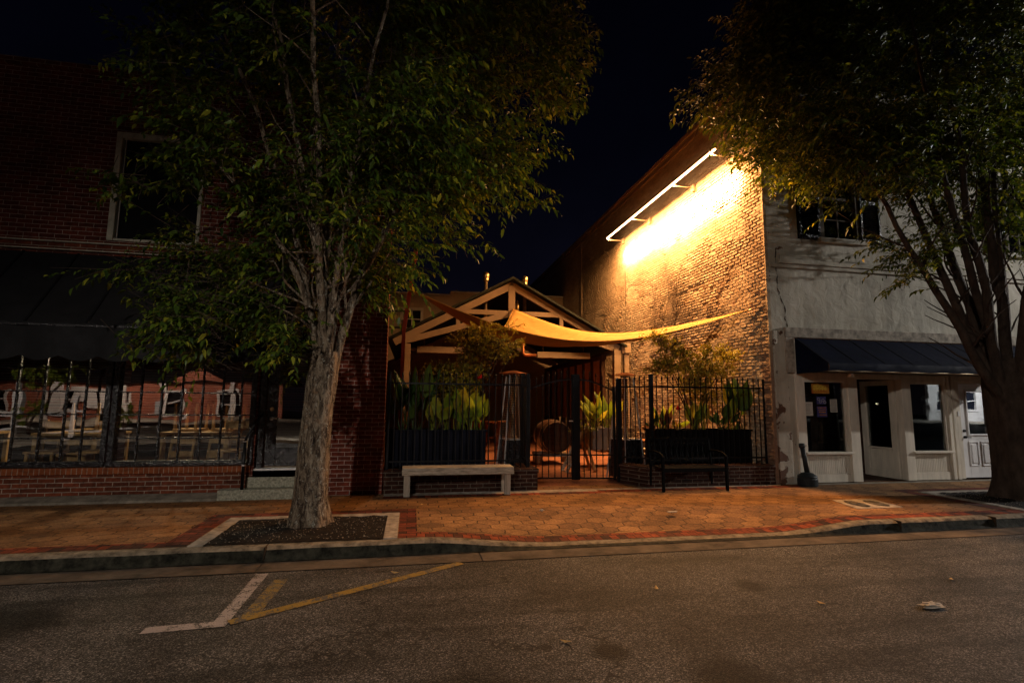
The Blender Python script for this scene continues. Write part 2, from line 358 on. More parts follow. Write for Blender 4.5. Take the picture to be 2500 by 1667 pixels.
def stucco_mat():
    m, t, b, out = new_mat('painted_stucco'); P = pos(t); s = nd(t, 'ShaderNodeSeparateXYZ', {0: P})
    n = nz(t, P, 1.1, 6, .6, .5)
    col = ramp(t, n, [(.28, (.33,.29,.225)), (.5, (.44,.40,.325)), (.72, (.50,.46,.39))])
    up = nd(t, 'ShaderNodeMapping', {'Vector': P, 'Scale': (2.2,1,.35)}).outputs[0]
    col = mixc(t, 1., col, ramp(t, nz(t, up, 1.8, 5, .6), [(.35, .72), (.55, 1.)]), 'MULTIPLY')
    # peeled patches near the corner at the foot of the wall
    mask = nz(t, P, 3.4, 5, .6, .3)
    lo = ramp(t, mth(t, 'DIVIDE', s.outputs[2], 4.), [(.0, .17), (.45, .06), (.6, 0.)])
    lx = ramp(t, mth(t, 'DIVIDE', mth(t, 'SUBTRACT', s.outputs[0], 6.8), 1.), [(.0, .17), (.35, .05), (.5, -.0), (.56, 0.)])
    lx2 = mth(t, 'GREATER_THAN', mth(t, 'SUBTRACT', 7.36, s.outputs[0]), 0.)
    k = mth(t, 'MULTIPLY', ramp(t, mth(t, 'ADD', mask, mth(t, 'ADD', lo, mth(t, 'SUBTRACT', lx, .06))), [(.665, 0.), (.69, 1.)]), lx2)
    col = mixc(t, k, col, mixc(t, nz(t, P, 16., 4), (.07,.03,.02), (.14,.08,.05)))
    t.links.new(col, b.inputs['Base Color']); b.inputs['Roughness'].default_value = .85; b.inputs['Specular IOR Level'].default_value = .3
    h = mth(t, 'ADD', mth(t, 'MULTIPLY', nz(t, P, 5., 5, .55, .8), 1.6), mth(t, 'MULTIPLY', nz(t, P, 40., 4, .7), .22))
    h = mth(t, 'SUBTRACT', h, mth(t, 'MULTIPLY', k, .5))
    bump(t, b, h, .7, .016); return m
M['stucco'] = stucco_mat()

def painted_brick_mat():
    m, t, b, out = new_mat('painted_rough_brick'); P = pos(t)
    g = nd(t, 'ShaderNodeNewGeometry').outputs['Random Per Island']
    n = nz(t, P, 1.4, 6, .65, .4)
    col = ramp(t, n, [(.3, (.33,.235,.15)), (.5, (.42,.32,.215)), (.7, (.50,.40,.285))])
    col = mixc(t, ramp(t, nz(t, P, 4.5, 5, .7), [(.56, 0.), (.68, .7)]), col, (.42,.24,.14))
    col = mixc(t, 1., col, ramp(t, g, [(0., .78), (1., 1.12)]), 'MULTIPLY')
    col = mixc(t, 1., col, ramp(t, nz(t, P, 30., 4, .7), [(.3, .75), (.6, 1.05)]), 'MULTIPLY')
    s = nd(t, 'ShaderNodeSeparateXYZ', {0: P})
    e = mth(t, 'ADD', s.outputs[1], mth(t, 'MULTIPLY', nz(t, P, 6., 4), .55))
    zz = ramp(t, mth(t, 'DIVIDE', s.outputs[2], 4.), [(.5, 1.), (.75, 0.)])
    k = mth(t, 'MULTIPLY', ramp(t, e, [(.50, 1.), (.58, 0.)]), zz)
    col = mixc(t, k, col, mixc(t, nz(t, P, 9., 4), (.13,.05,.03), (.30,.22,.15)))
    t.links.new(col, b.inputs['Base Color']); b.inputs['Roughness'].default_value = .85; b.inputs['Specular IOR Level'].default_value = .2
    h = mth(t, 'ADD', nz(t, P, 18., 4, .6), mth(t, 'MULTIPLY', nz(t, P, 80., 3, .7), .2))
    bump(t, b, h, .7, .012); return m
M['painted_brick'] = painted_brick_mat()
# ------------------------------------------------------------------ ground
def sstep(a, b, x):
    t = min(1, max(0, (x-a)/(b-a))); return t*t*(3-2*t)
def drop(x):                      # how far the kerb is lowered for the driveway
    return .112*(sstep(.15, 1.7, x) - sstep(4.6, 6.0, x))
def walk_z(x, y): return -drop(x)*sstep(-1.3, -2.85, y)

xs = [-30, -12] + [-8 + .25*i for i in range(97)] + [20, 30, 45]
ys = [-2.80, -2.6, -2.3, -2.0, -1.7, -1.4, -1.1, -.6, 0.0, .4]
sw = MB(); nx = len(xs)
for y in ys:
    for x in xs: sw.v.append((x, y, walk_z(x, y)))
for j in range(len(ys)-1):
    for i in range(nx-1):
        xm = (xs[i]+xs[i+1])/2; ym = (ys[j]+ys[j+1])/2
        sw.f.append((j*nx+i, j*nx+i+1, (j+1)*nx+i+1, (j+1)*nx+i))
struct(sw.build('sidewalk', M['hex'], smooth=True))

def strip(name, mat, x0, x1, y0, y1, dz, step=.25, kind='structure', label=None):
    b = MB(); n = max(2, int(abs(x1-x0)/step)+1); k = max(2, int(abs(y1-y0)/.3)+1)
    b.grid(n, k, lambda u, v: (x0+(x1-x0)*u, y0+(y1-y0)*v, walk_z(x0+(x1-x0)*u, y0+(y1-y0)*v)+dz))
    return struct(b.build(name, mat), kind, label)
# bands of red brick
strip('brick_band', M['band_x'], -30, -2.47, -2.8, -2.60, .004)
strip('brick_band', M['band_x'], .12, 30, -2.8, -2.58, .004)
strip('brick_band', M['band_y'], -2.47, .12, -1.49, -1.25, .004)
strip('brick_band', M['band_y'], -2.47, -2.22, -2.8, -1.49, .004)
strip('brick_band', M['band_y'], -.09, .12, -2.8, -1.49, .004)
strip('brick_band', M['band_x'], -.38, 3.2, -.42, -.24, .004)
strip('brick_band', M['band_x'], 3.2, 7.3, -.36, -.14, .004)
strip('concrete_band', M['edging'], -.38, 6.86, -.13, .005, .004)
strip('concrete_band', M['edging'], -.38, 3.2, -.24, -.13, .0045)
strip('brick_band', M['band_y'], 8.5, 8.74, -2.62, -.85, .004)
strip('brick_band', M['band_y'], 8.74, 11.5, -1.05, -.85, .004)
strip('concrete_band', M['concrete'], 7.3, 30, -.16, .0, .004)
# tree pit frames
def pit(x0, x1, y0, y1):
    w = .15
    f = MB().box(x0, x1, y1-w, y1, -.02, .012).box(x0, x0+w, y0, y1-w, -.02, .012).box(x1-w, x1, y0, y1-w, -.02, .012)
    struct(f.build('pit_edging', M['edging'], bev=.004))
    g = MB(); X0, X1, Y0, Y1 = x0+w, x1-w, y0, y1-w
    g.grid(40, 24, lambda u, v: (X0+(X1-X0)*u, Y0+(Y1-Y0)*v, .008+.035*math.sin(math.pi*u)*math.sin(math.pi*v)**.5+.014*noise.noise(Vector((X0+u*14, v*9, 0)))))
    struct(g.build('mulch_bed', M['mulch'], smooth=True), 'stuff', 'dark mulch filling the tree pit')
    ch = MB(); r2 = random.Random(int(x0*10))
    for i in range(650):
        x, y = r2.uniform(X0+.02, X1-.02), r2.uniform(Y0+.02, Y1-.02); u = (x-X0)/(X1-X0); v = (y-Y0)/(Y1-Y0)
        z = .012+.035*math.sin(math.pi*u)*math.sin(math.pi*v)**.5; a = r2.uniform(0, 6.3); l = r2.uniform(.003, .014); w2 = l*.5
        c, s = math.cos(a), math.sin(a); h = r2.uniform(.004, .012)
        ch.add([(x+c*l, y+s*l, z+h), (x-s*w2, y+c*w2, z), (x-c*l, y-s*l, z+h*.6), (x+s*w2, y-c*w2, z+h*.4)], [(0,1,2),(0,2,3)])
    struct(ch.build('pebbles', M['pebble']), 'stuff', 'pale chips of stone scattered on the mulch')
pit(-2.20, -.10, -2.82, -1.50)
pit(8.80, 11.0, -2.82, -1.10)
# kerb with rounded nose and a gutter
ck = MB(); prof_n = 7
def kerb_pt(x, k):
    d = drop(x); top = -d; face = max(.0, .13 - d)
    P = [(-2.80, top), (-2.86, top+.001), (-2.90, top-.006 if face > .03 else top-.004), (-2.935, top-min(.03, face*.4)), (-2.955, top-face*.6), (-2.975, -.13+.002), (-3.0, -.131)]
    return P[k]
xk = [-30, -12] + [-8+.12*i for i in range(220)] + [30, 45]
for x in xk:
    for k in range(prof_n):
        y, z = kerb_pt(x, k); w = .006*noise.noise(Vector((x*1.7, k, 0))); ck.v.append((x, y+w, z+w*.5))
for i in range(len(xk)-1):
    for k in range(prof_n-1): a = i*prof_n+k; ck.f.append((a, a+1, a+prof_n+1, a+prof_n))
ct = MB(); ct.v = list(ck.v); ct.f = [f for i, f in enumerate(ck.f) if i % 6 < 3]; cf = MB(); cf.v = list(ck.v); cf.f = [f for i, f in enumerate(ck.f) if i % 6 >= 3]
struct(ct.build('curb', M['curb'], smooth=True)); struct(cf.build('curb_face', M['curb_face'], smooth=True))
gt = MB()
for i, x0 in enumerate([-30, -9.5, -6.4, -1.42, .78, 3.05, 6.35, 9.4, 12.5, 30]):
    if i: gt.grid(2, 2, lambda u, v: (px+.012+(x0-px-.012)*u, -3.31+.315*v, -.137+.004*(1-v)))
    px = x0
struct(gt.build('gutter', M['gutter']))
jt = MB()
for x in (-9.5, -6.4, -3.9, -1.42, .78, 3.05, 6.35, 7.9, 9.4):
    if x not in (.78, 3.05): jt.box(x-.006, x+.006, -2.978, -2.80, -.13, -drop(x)+.0035)
struct(jt.build('kerb_joint', M['soil']))
rd = MB().grid(2, 2, lambda u, v: (-60+130*u, -20+16.69*v, -.140)); struct(rd.build('road', M['asphalt']))
gd = MB().grid(2, 2, lambda u, v: (-90+200*u, -70+150*v, -.16)); struct(gd.build('ground', M['concrete_dark']))
# road markings
def mark(name, pts, w, mat, z=-.136):
    b = MB()
    P = [Vector((x, y, z)) for x, y in pts]; L = []; Rr = []
    for i, p in enumerate(P):
        d1 = (P[i]-P[max(i-1,0)]); d2 = (P[min(i+1,len(P)-1)]-P[i]); d = (d1.normalized()+d2.normalized()).normalized()
        n = Vector((-d.y, d.x, 0)); k = w/2/max(.5, abs(n.dot(Vector((-d2.y if d2.length else -d1.y, d2.x if d2.length else d1.x, 0)).normalized())))
        L.append(p+n*k); Rr.append(p-n*k)
    b.add(L+Rr, [(i, i+1, len(P)+i+1, len(P)+i) for i in range(len(P)-1)])
    struct(b.build(name, mat))
mark('white_road_marking', [(-1.82,-4.51), (-1.33,-4.48), (-1.33,-3.36)], .11, M['white_line'], -.1355)
mark('yellow_road_marking', [(-1.27,-4.47), (.56,-3.33)], .10, M['yellow_line'], -.1345)
mark('faded_road_marking', [(-1.16,-4.42), (-1.12,-3.55)], .12, M['old_yellow'], -.1365)
# alley floor
af = MB().grid(2, 2, lambda u, v: (-1.3+8.16*u, .4+13.6*v, .0)); struct(af.build('alley_paving', M['paver_alley']))

# utility slab with two oval grates
t = thing('utility_cover', 'pale concrete slab with two dark oval grates in the sidewalk', 'drain cover', (6.85,-1.87,0))
MB().prism([(6.45,-2.2,-.01),(7.25,-2.2,-.01),(7.38,-1.55,-.01),(6.63,-1.55,-.01)], (0,0,.018)).build('slab', M['edging'], t, bev=.004)
for cx in (6.75, 7.10):
    g = MB(); n = 28
    g.prism([(cx+.03*math.sin(a)+.115*math.cos(a), -1.89+.24*math.sin(a), .006) for a in [2*math.pi*i/n for i in range(n)]], (0,0,.006))
    ov = g.build('grate', M['black_iron'], t)
    g = MB()
    for i in range(9):
        yy = -2.07+.045*i; hw = .1*math.sqrt(max(0, 1-((yy+1.89)/.235)**2)); g.box(cx+(yy+1.89)*.12-hw, cx+(yy+1.89)*.12+hw, yy-.008, yy+.008, .012, .017)
    g.build('bars', M['curb'], ov)

# ------------------------------------------------------------------ left brick building
def wall_open(b, x0, x1, z0, z1, y, th, ops):
    """wall in the xz plane, front face at y, with openings (x0,x1,z0,z1)"""
    X = sorted({x0, x1, *[o[0] for o in ops], *[o[1] for o in ops]}); Z = sorted({z0, z1, *[o[2] for o in ops], *[o[3] for o in ops]})
    X = [v for v in X if x0 <= v <= x1]; Z = [v for v in Z if z0 <= v <= z1]
    solid = lambda i, j: 0 <= i < len(X)-1 and 0 <= j < len(Z)-1 and not any(o[0] <= (X[i]+X[i+1])/2 <= o[1] and o[2] <= (Z[j]+Z[j+1])/2 <= o[3] for o in ops)
    for i in range(len(X)-1):
        for j in range(len(Z)-1):
            if not solid(i, j): continue
            a, c, d, e = X[i], X[i+1], Z[j], Z[j+1]; q = y+th
            b.add([(a,y,d),(c,y,d),(c,y,e),(a,y,e)], [(0,1,2,3)]); b.add([(a,q,d),(c,q,d),(c,q,e),(a,q,e)], [(3,2,1,0)])
            if not solid(i-1, j): b.add([(a,y,d),(a,q,d),(a,q,e),(a,y,e)], [(3,2,1,0)])
            if not solid(i+1, j): b.add([(c,y,d),(c,q,d),(c,q,e),(c,y,e)], [(0,1,2,3)])
            if not solid(i, j-1): b.add([(a,y,d),(c,y,d),(c,q,d),(a,q,d)], [(3,2,1,0)])
            if not solid(i, j+1): b.add([(a,y,e),(c,y,e),(c,q,e),(a,q,e)], [(0,1,2,3)])
    return b

LB = thing('brick_building', 'dark red brick two storey building with black shop windows, left of the alley', 'building', (-6,0,0))
SH0, SH1 = .50, 2.62
ops = [(-12.6,-8.62,SH0,SH1), (-8.36,-4.52,SH0,SH1), (-4.34,-2.40,SH0,SH1), (-2.38,-1.28,.42,2.62), (-4.72,-3.42,3.94,5.72), (-9.2,-7.9,3.94,5.72)]
wall_open(MB(), -30, -.42, 0.0, 6.66, 0, .3, [o for o in ops]).build('wall', M['brick_left'], LB)

b = MB(); b.box(-30, -2.42, -.018, .0-.001, -.01, .385); b.build('brick_base', M['brick_base'], LB)
b = MB(); b.box(-30, -2.42, -.045, .02, .387, .497); b.build('brick_sill', M['brick_cap'], LB, bev=.004)
MB().box(-30, -.38, -.05, .32, 6.662, 6.78).build('coping', M['brick_base'], LB, bev=.01)
b = MB().box(-30, -1.0, -.06, -.001, 3.855, 3.905).box(-30, -1.0, -.035, -.001, 3.78, 3.853).box(-30, -1.0, -.06, -.001, 3.73, 3.778); b.build('cornice', M['brick_base'], LB, bev=.006)
b = MB().box(-30,-1.0,-.066,-.061,3.86,3.875).box(-30,-1.0,-.066,-.061,3.735,3.75); b.build('cornice_edge', M['old_frame'], LB)
MB().box(-30, -1.3, 6.0, 6.3, 0, 6.6).box(-1.5,-1.3,.3,6,0,6.6).box(-30,-1.3,.3,6,6.4,6.5).build('rear_wall', M['brick_side'], LB)
# soldier course above upper window, paler patched bricks
b = MB(); r2 = random.Random(3)
for i in range(19): x = -4.80+i*.0775; b.box(x, x+.066, -.012-.004*r2.random(), -.001, 5.76, 5.95)
b.build('soldier_course', M['brick_base'], LB, bev=.003)
# rough broken edge at right corner
for (xa, xb, za, zb, nm) in ((-4.72,-3.42,3.94,5.72,'a'), (-9.2,-7.9,3.94,5.72,'b')):
    f = MB().box(xa, xa+.085, -.03, .10, za, zb).box(xb-.05, xb, -.03, .10, za, zb).box(xa+.087, xb-.052, -.034, .10, zb-.10, zb).box(xa+.087, xb-.052, -.02, .10, za, za+.04).build('window', M['old_frame'], LB, bev=.006)
    MB().box(xa+.12, xa+.13, .0, .02, za+.04, zb-.1).build('inner_bead', M['white_trim'], f)
    MB().box(xa+.085, xb-.05, .05, .06, za+.04, zb-.1).build('boarded_pane', M['black_flat'], f)
# shop windows
def shop_window(x0, x1, xs_, zs_):
    w = .075
    f = MB().box(x0, x0+w, -.05, .09, SH0, SH1).box(x1-w, x1, -.05, .09, SH0, SH1).box(x0+w, x1-w, -.04, .09, SH1-w, SH1).box(x0+w, x1-w, -.045, .09, SH0, SH0+w)
    f.box(x0, x1, -.085, -.046, SH0-.002, SH0+.05)
    f = f.build('shop_window', M['black_paint'], LB, bev=.006)
    g = MB(); bw = .012
    for x in xs_: g.box(x-bw, x+bw, .0, .045, SH0+w, SH1-w)
    g.build('upright_bars', M['black_paint'], f, bev=.004)
    g = MB()
    for z in zs_:
        g.box(x0+w, x1-w, .004, .041, z-bw*.8, z+bw*.8)
    g.build('cross_bars', M['black_paint'], f, bev=.003)
    # panes: each one sits at its own very small angle, as old glazing does
    p = MB(); X = [x0+w]+list(xs_)+[x1-w]; Z = [SH0+w]+list(zs_)+[SH1-w]; r3 = random.Random(int(x0*7))
    for i in range(len(X)-1):
        for j in range(len(Z)-1):
            e = [r3.uniform(-.0012, .0012) for _ in range(3)]
            p.add([(X[i]+.002,.022,Z[j]+.002),(X[i+1]-.002,.022+e[0],Z[j]+.002),(X[i+1]-.002,.022+e[0]+e[1],Z[j+1]-.002),(X[i]+.002,.022+e[1],Z[j+1]-.002)], [(0,1,2,3)])
    p.build('panes', M['glass_shop'], f)
zz = [.91, 1.26, 1.60, 1.945, 2.29]
shop_window(-12.6, -8.62, [-12.0,-11.45,-10.9,-10.35,-9.8,-9.25], zz)
shop_window(-8.36, -4.43, [-7.88,-7.52,-7.17,-6.81,-6.46,-6.04,-5.68,-5.34,-5.04,-4.79], zz)
shop_window(-4.41, -2.40, [-4.05,-3.765,-3.48,-3.19,-2.90,-2.63], zz)
# awning with scalloped valance
AX0, AX1, AY = -30, -1.75, -1.0
b = MB(); b.add([(AX0,-.065,3.68),(AX1,-.065,3.68),(AX1,AY,2.50),(AX0,AY,2.50),(AX0,-.065,3.66),(AX1,-.065,3.66),(AX1,AY,2.48),(AX0,AY,2.48)], [(0,3,2,1),(4,5,6,7),(0,1,5,4),(1,2,6,5),(2,3,7,6),(3,0,4,7)])
aw = b.build('awning', M['dark_awning'], LB)
for i in range(14, 23):
    x = -18+i*.72
    MB().beam((x,-.07,3.69), (x,AY,2.51), .03, .012).build('seam', M['black_flat'], aw)
b = MB().add([(AX1,-.065,3.66),(AX1,-.065,2.48),(AX1,AY,2.48)], [(0,1,2)]); b.build('side_panel', M['dark_awning'], aw)
def scallop(x0, x1, y, ztop, zb, amp, wl, mat, par, name='valance'):
    b = MB(); n = int((x1-x0)/.03); vs = []
    for i in range(n+1):
        x = x0+(x1-x0)*i/n; yy = y-.012*math.sin(x*9)
        vs += [(x, yy, ztop), (x, yy-.006*math.sin(x*5), zb - amp*abs(math.sin(math.pi*x/wl)))]
    b.add(vs, [(2*i, 2*i+2, 2*i+3, 2*i+1) for i in range(n)]); o = b.build(name, mat, par); return o
scallop(-12, AX1, AY-.003, 2.50, 2.06, .065, .46, M['dark_awning'], aw)
MB().box(AX0, AX1, AY-.02, AY+.02, 2.455, 2.478).build('hem_rail', M['black_paint'], aw)
# entry door
d = MB().box(-2.36,-2.27,.03,.17,.44,2.6).box(-1.37,-1.29,.03,.17,.44,2.6).box(-2.27,-1.37,.03,.17,2.42,2.6).build('door_frame', M['black_paint'], LB, bev=.006)
dr = MB().box(-2.255,-2.10,.07,.12,.46,2.40).box(-1.50,-1.385,.07,.12,.46,2.40).box(-2.10,-1.50,.07,.12,.46,.74).box(-2.10,-1.50,.07,.12,2.26,2.40).build('door', M['black_paint'], LB, bev=.006)
MB().box(-2.10,-1.50,.09,.10,.742,2.258).build('pane', M['glass_door'], dr)
for z, nm in ((1.355,'deadbolt'), (1.80,'upper_lock')):
    MB().tube([(-2.18,.07,z),(-2.18,.048,z)], [.034,.028], 16).build(nm, M['brass'] if nm == 'deadbolt' else M['black_paint'], dr)
MB().tube([(-2.18,.07,1.21),(-2.18,.05,1.21)], .033, 16).tube([(-2.18,.05,1.21),(-2.18,.02,1.21),(-2.09,.015,1.21)], .011, 8).build('handle', M['chrome'], dr, smooth=True)
MB().box(-2.37,-1.29,-.03,.2,.405,.438).build('threshold', M['chrome'], LB, bev=.003)
MB().box(-2.39,-1.27,.0,.3,.30,.404).build('door_step', M['black_paint'], LB)
# restaurant floor and back wall, seen through the glass
MB().box(-14,-.7,.31,5.9,.18,.2).build('floor', M['dark_wood'], LB)
# concrete ledge along the foot of the wall
b = MB(); b.add([(-30,-.26,-.002),(-2.8,-.26,-.002),(-2.8,-.26,.035),(-30,-.26,.03),(-30,-.019,.035),(-2.8,-.019,.09),(-30,-.019,-.002),(-2.8,-.019,-.002)], [(0,1,2,3),(3,2,5,4),(1,7,5,2)])
struct(b.build('concrete_ledge', M['concrete'], bev=.0))

st = thing('concrete_steps', 'two rough concrete steps up to the black glass door', 'steps', (-2,-.1,0))
MB().box(-2.80,-1.36,-.24,.0-.02,-.01,.15).build('lower_step', M['step'], st, bev=.012)
MB().box(-2.46,-1.36,-.06,.0-.021,.1505,.31).build('upper_step', M['step'], st, bev=.012)
hr = thing('handrail', 'thin black iron handrail standing on the lower step', 'handrail', (-2.45,-.2,.15))
MB().tube([(-2.47,-.20,.15),(-2.47,-.20,.86)], .024, 10).build('post', M['black_iron'], hr, smooth=True)
MB().tube([(-2.47,-.20,.86),(-2.44,-.17,.98),(-2.32,-.08,1.22),(-2.27,-.03,1.30)], .019, 8).build('rail', M['black_iron'], hr, smooth=True)
MB().cyl(-2.47,-.20,.5,.52,.03).build('collar', M['chrome'], hr)
MB().cyl(-2.47,-.20,.86,.875,.031).build('collar', M['chrome'], hr)

# ------------------------------------------------------------------ dining furniture behind the glass
def dining_table(x, y, label):
    t = thing('dining_table', label, 'table', (x,y,.2), 'wooden tables inside the restaurant')
    MB().box(x-.55,x+.55,y-.35,y+.35,.90,.94).build('table_top', M['wood_warm'], t, bev=.006)
    for sx in (-1,1):
        for sy in (-1,1): MB().box(x+sx*.5-.03,x+sx*.5+.03,y+sy*.3-.03,y+sy*.3+.03,.2,.90).build('leg', M['wood_warm'], t)
    return t
def dining_chair(x, y, label, z=.2, flip=False):
    t = thing('dining_chair', label, 'chair', (x,y,z), 'wooden chairs inside the restaurant')
    MB().box(x-.21,x+.21,y-.2,y+.2,z+.43,z+.47).build('seat', M['wood_warm'], t, bev=.008)
    for sx in (-1,1):
        MB().beam((x+sx*.18,y-.17,z),(x+sx*.17,y-.16,z+.43),.035,.035).build('leg', M['wood_warm'], t)
        MB().beam((x+sx*.18,y+.2,z),(x+sx*.17,y+.18,z+.43),.035,.035).build('leg', M['wood_warm'], t)
    k = MB()
    for sx in (-1,1): k.beam((x+sx*.18,y+.18,z+.47),(x+sx*.19,y+.26,z+.95),.035,.03)
    k.box(x-.17,x+.17,y+.21,y+.225,z+.60,z+.68).box(x-.17,x+.17,y+.235,y+.25,z+.80,z+.93)
    k.build('backrest', M['wood_warm'], t)
    if flip: t.rotation_euler = (R(180), 0, rng.uniform(-.4,.4)); t.location = (x, y, z)
    return t
for i, (x, y, l) in enumerate(((-5.35,1.1,'wooden table behind the left shop window, nearest the street corner'), (-3.6,1.3,'long pale wooden table behind the second shop window'),
        (-7.2,1.2,'wooden table behind the far left glass'))): dining_table(x, y, l)
for x, y, z, fl, l in ((-5.65,.75,.2,False,'wooden chair drawn up to the window table, left side'), (-4.95,.78,.2,False,'wooden chair beside the black mullion'),
        (-3.8,1.3,1.42,True,'upturned wooden chair on the long table, left one'), (-3.2,1.35,1.42,True,'upturned wooden chair on the long table, right one'),
        (-5.3,1.15,1.42,True,'upturned wooden chair on the corner table'), (-2.95,.8,.2,False,'wooden chair next to the door'), (-7.1,.8,.2,False,'wooden chair at the far left glass')):
    dining_chair(x, y, l, z, fl)
# ------------------------------------------------------------------ right building: stucco front, painted brick side wall
WX = 6.86
RB = thing('stucco_building', 'pale stucco corner building with painted brick side wall along the alley', 'building', (WX,0,0))
SO = [(7.36, 30, -.01, 2.12), (7.62, 9.62, 4.86, 6.70), (12.4, 14.4, 4.86, 6.70)]
wall_open(MB(), WX+.03, 30, 0, 8.35, 0, .3, SO).build('front_wall', M['stucco'], RB)
MB().box(WX+.10, 30, -.05, -.001, 4.225, 4.30).box(WX+.25, 30, -.085, -.001, 4.302, 4.40).box(WX+.28, 30, -.06, -.001, 4.402, 4.49).build('string_course', M['stucco'], RB, bev=.008)
MB().box(7.16, 30, -.07, -.001, 2.82, 3.02).box(7.16, 7.34, -.069, -.001, 2.12, 2.818).build('lintel_band', M['edging'], RB, bev=.008)
MB().box(6.92, 7.22, -.03, -.002, 0, 2.95).build('corner_pilaster', M['stucco'], RB, bev=.012)
b = MB(); cp = [(7.10,4.62),(7.08,4.3),(7.10,4.05),(7.09,3.8),(7.16,3.6),(7.24,3.42),(7.23,3.2),(7.27,3.08),(7.24,2.9),(7.30,2.72)]
cc = []
for i in range(len(cp)-1):
    for k in range(5): f = k/5; cc.append((cp[i][0]+(cp[i+1][0]-cp[i][0])*f+rng.uniform(-.012,.012), cp[i][1]+(cp[i+1][1]-cp[i][1])*f))
for i in range(len(cc)-1):
    w = .009+.006*math.sin(i*1.3); (x0, z0), (x1, z1) = cc[i], cc[i+1]
    b.add([(x0-w,-.0035,z0),(x0+w,-.0035,z0),(x1+w,-.0035,z1),(x1-w,-.0035,z1)], [(0,1,2,3)])
b.build('crack', M['soil'], RB)
M['dark_sash'] = mk('dark_sash_paint', (.10,.08,.06), .8, .3, 6., .4)
# upper windows with louvred shutters
def upper_window(x0):
    f = MB().box(x0+.53,x0+.62,-.03,.12,4.90,6.70).box(x0+1.40,x0+1.49,-.03,.12,4.90,6.70).box(x0+.62,x0+1.40,-.03,.12,6.6,6.70).box(x0+.62,x0+1.40,.02,.10,5.76,5.82).box(x0+.99,x0+1.02,.03,.09,4.90,6.6).box(x0+.62,x0+.99,.032,.088,5.32,5.345).box(x0+1.02,x0+1.40,.032,.088,5.32,5.345).build('window', M['dark_sash'], RB, bev=.004)
    MB().box(x0+.62,x0+1.40,.05,.055,4.9,6.6).build('pane', M['glass'], f)
    MB().box(x0+.45,x0+1.60,-.10,-.001,4.80,4.898).build('sill', M['stucco'], f, bev=.008)
    for sx in (x0+.02, x0+1.5):
        s = MB().box(sx,sx+.05,-.05,.0-.002,4.87,6.68).box(sx+.44,sx+.49,-.05,-.002,4.87,6.68).box(sx+.05,sx+.44,-.05,-.002,4.87,4.95).box(sx+.05,sx+.44,-.05,-.002,6.6,6.68).box(sx+.05,sx+.44,-.05,-.002,5.7,5.78)
        s = s.build('shutter', M['black_paint'], RB, bev=.003)
        g = MB()
        for i in range(36):
            z = 4.97+.0455*i
            if 5.66 < z < 5.8: continue
            g.add([(sx+.052,-.045,z),(sx+.438,-.045,z),(sx+.438,-.010,z+.04),(sx+.052,-.010,z+.04)], [(0,1,2,3)])
        g.build('louvres', M['black_paint'], s)
upper_window(7.62); upper_window(12.4)
MB().box(7.6,14.5,.35,.37,4.7,6.8).build('dark_room_sheet', M['pane_dark'], RB)  # dark sheet in place of the unlit room behind both upper windows
# shop front woodwork (front face at y about -.02)
S = M['storefront']
b = MB(); b.box(7.361,7.53,-.03,.08,.02,2.14).box(8.54,8.76,-.035,.10,.02,2.14).box(9.82,10.02,-.035,.10,.02,2.14).box(10.95,11.03,-.03,.08,.02,2.14).box(11.08,11.16,-.02,.08,.02,2.14).box(12.3,12.5,-.03,.08,.02,2.14)
b.box(7.53,8.54,-.026,.08,2.0,2.14).box(8.76,9.82,-.026,.08,2.03,2.14).box(10.02,10.95,-.026,.08,1.99,2.14).box(11.16,12.3,-.02,.08,2.06,2.14).box(11.03,11.08,.03,.08,.02,2.14)
b.build('shop_front_posts', S, RB, bev=.006)
def shop_bay(x0, x1, sale=False):
    w = MB().box(x0,x0+.045,-.01,.06,.6,1.998).box(x1-.075,x1,-.01,.06,.6,1.998).box(x0+.045,x1-.075,-.008,.06,1.95,1.998).build('shop_window', S, RB, bev=.003)
    MB().box(x0+.045,x1-.075,.03,.036,.6,1.95).build('pane', M['glass'], w)
    MB().box(x0-.03,x1+.03,-.075,.06,.555,.598).build('sill', S, w, bev=.005)
    p = MB(); n = int((x1-x0-.06)/.041)
    for i in range(n): xx = x0+.03+i*(x1-x0-.06)/n; p.box(xx+.002, xx+(x1-x0-.06)/n-.008, .006, .03, .17, .51)
    p.box(x0,x1,-.004,.03,.512,.553).box(x0,x1,-.004,.03,.02,.168).box(x0,x0+.03,-.003,.03,.17,.51).box(x1-.03,x1,-.003,.03,.17,.51)
    p.build('beadboard_panel', S, w, bev=.003)
    MB().box(x0+.03,x1-.03,.032,.045,.1,.55).build('panel_backing', M['soil'], w)
shop_bay(7.53, 8.54); shop_bay(10.02, 10.95)
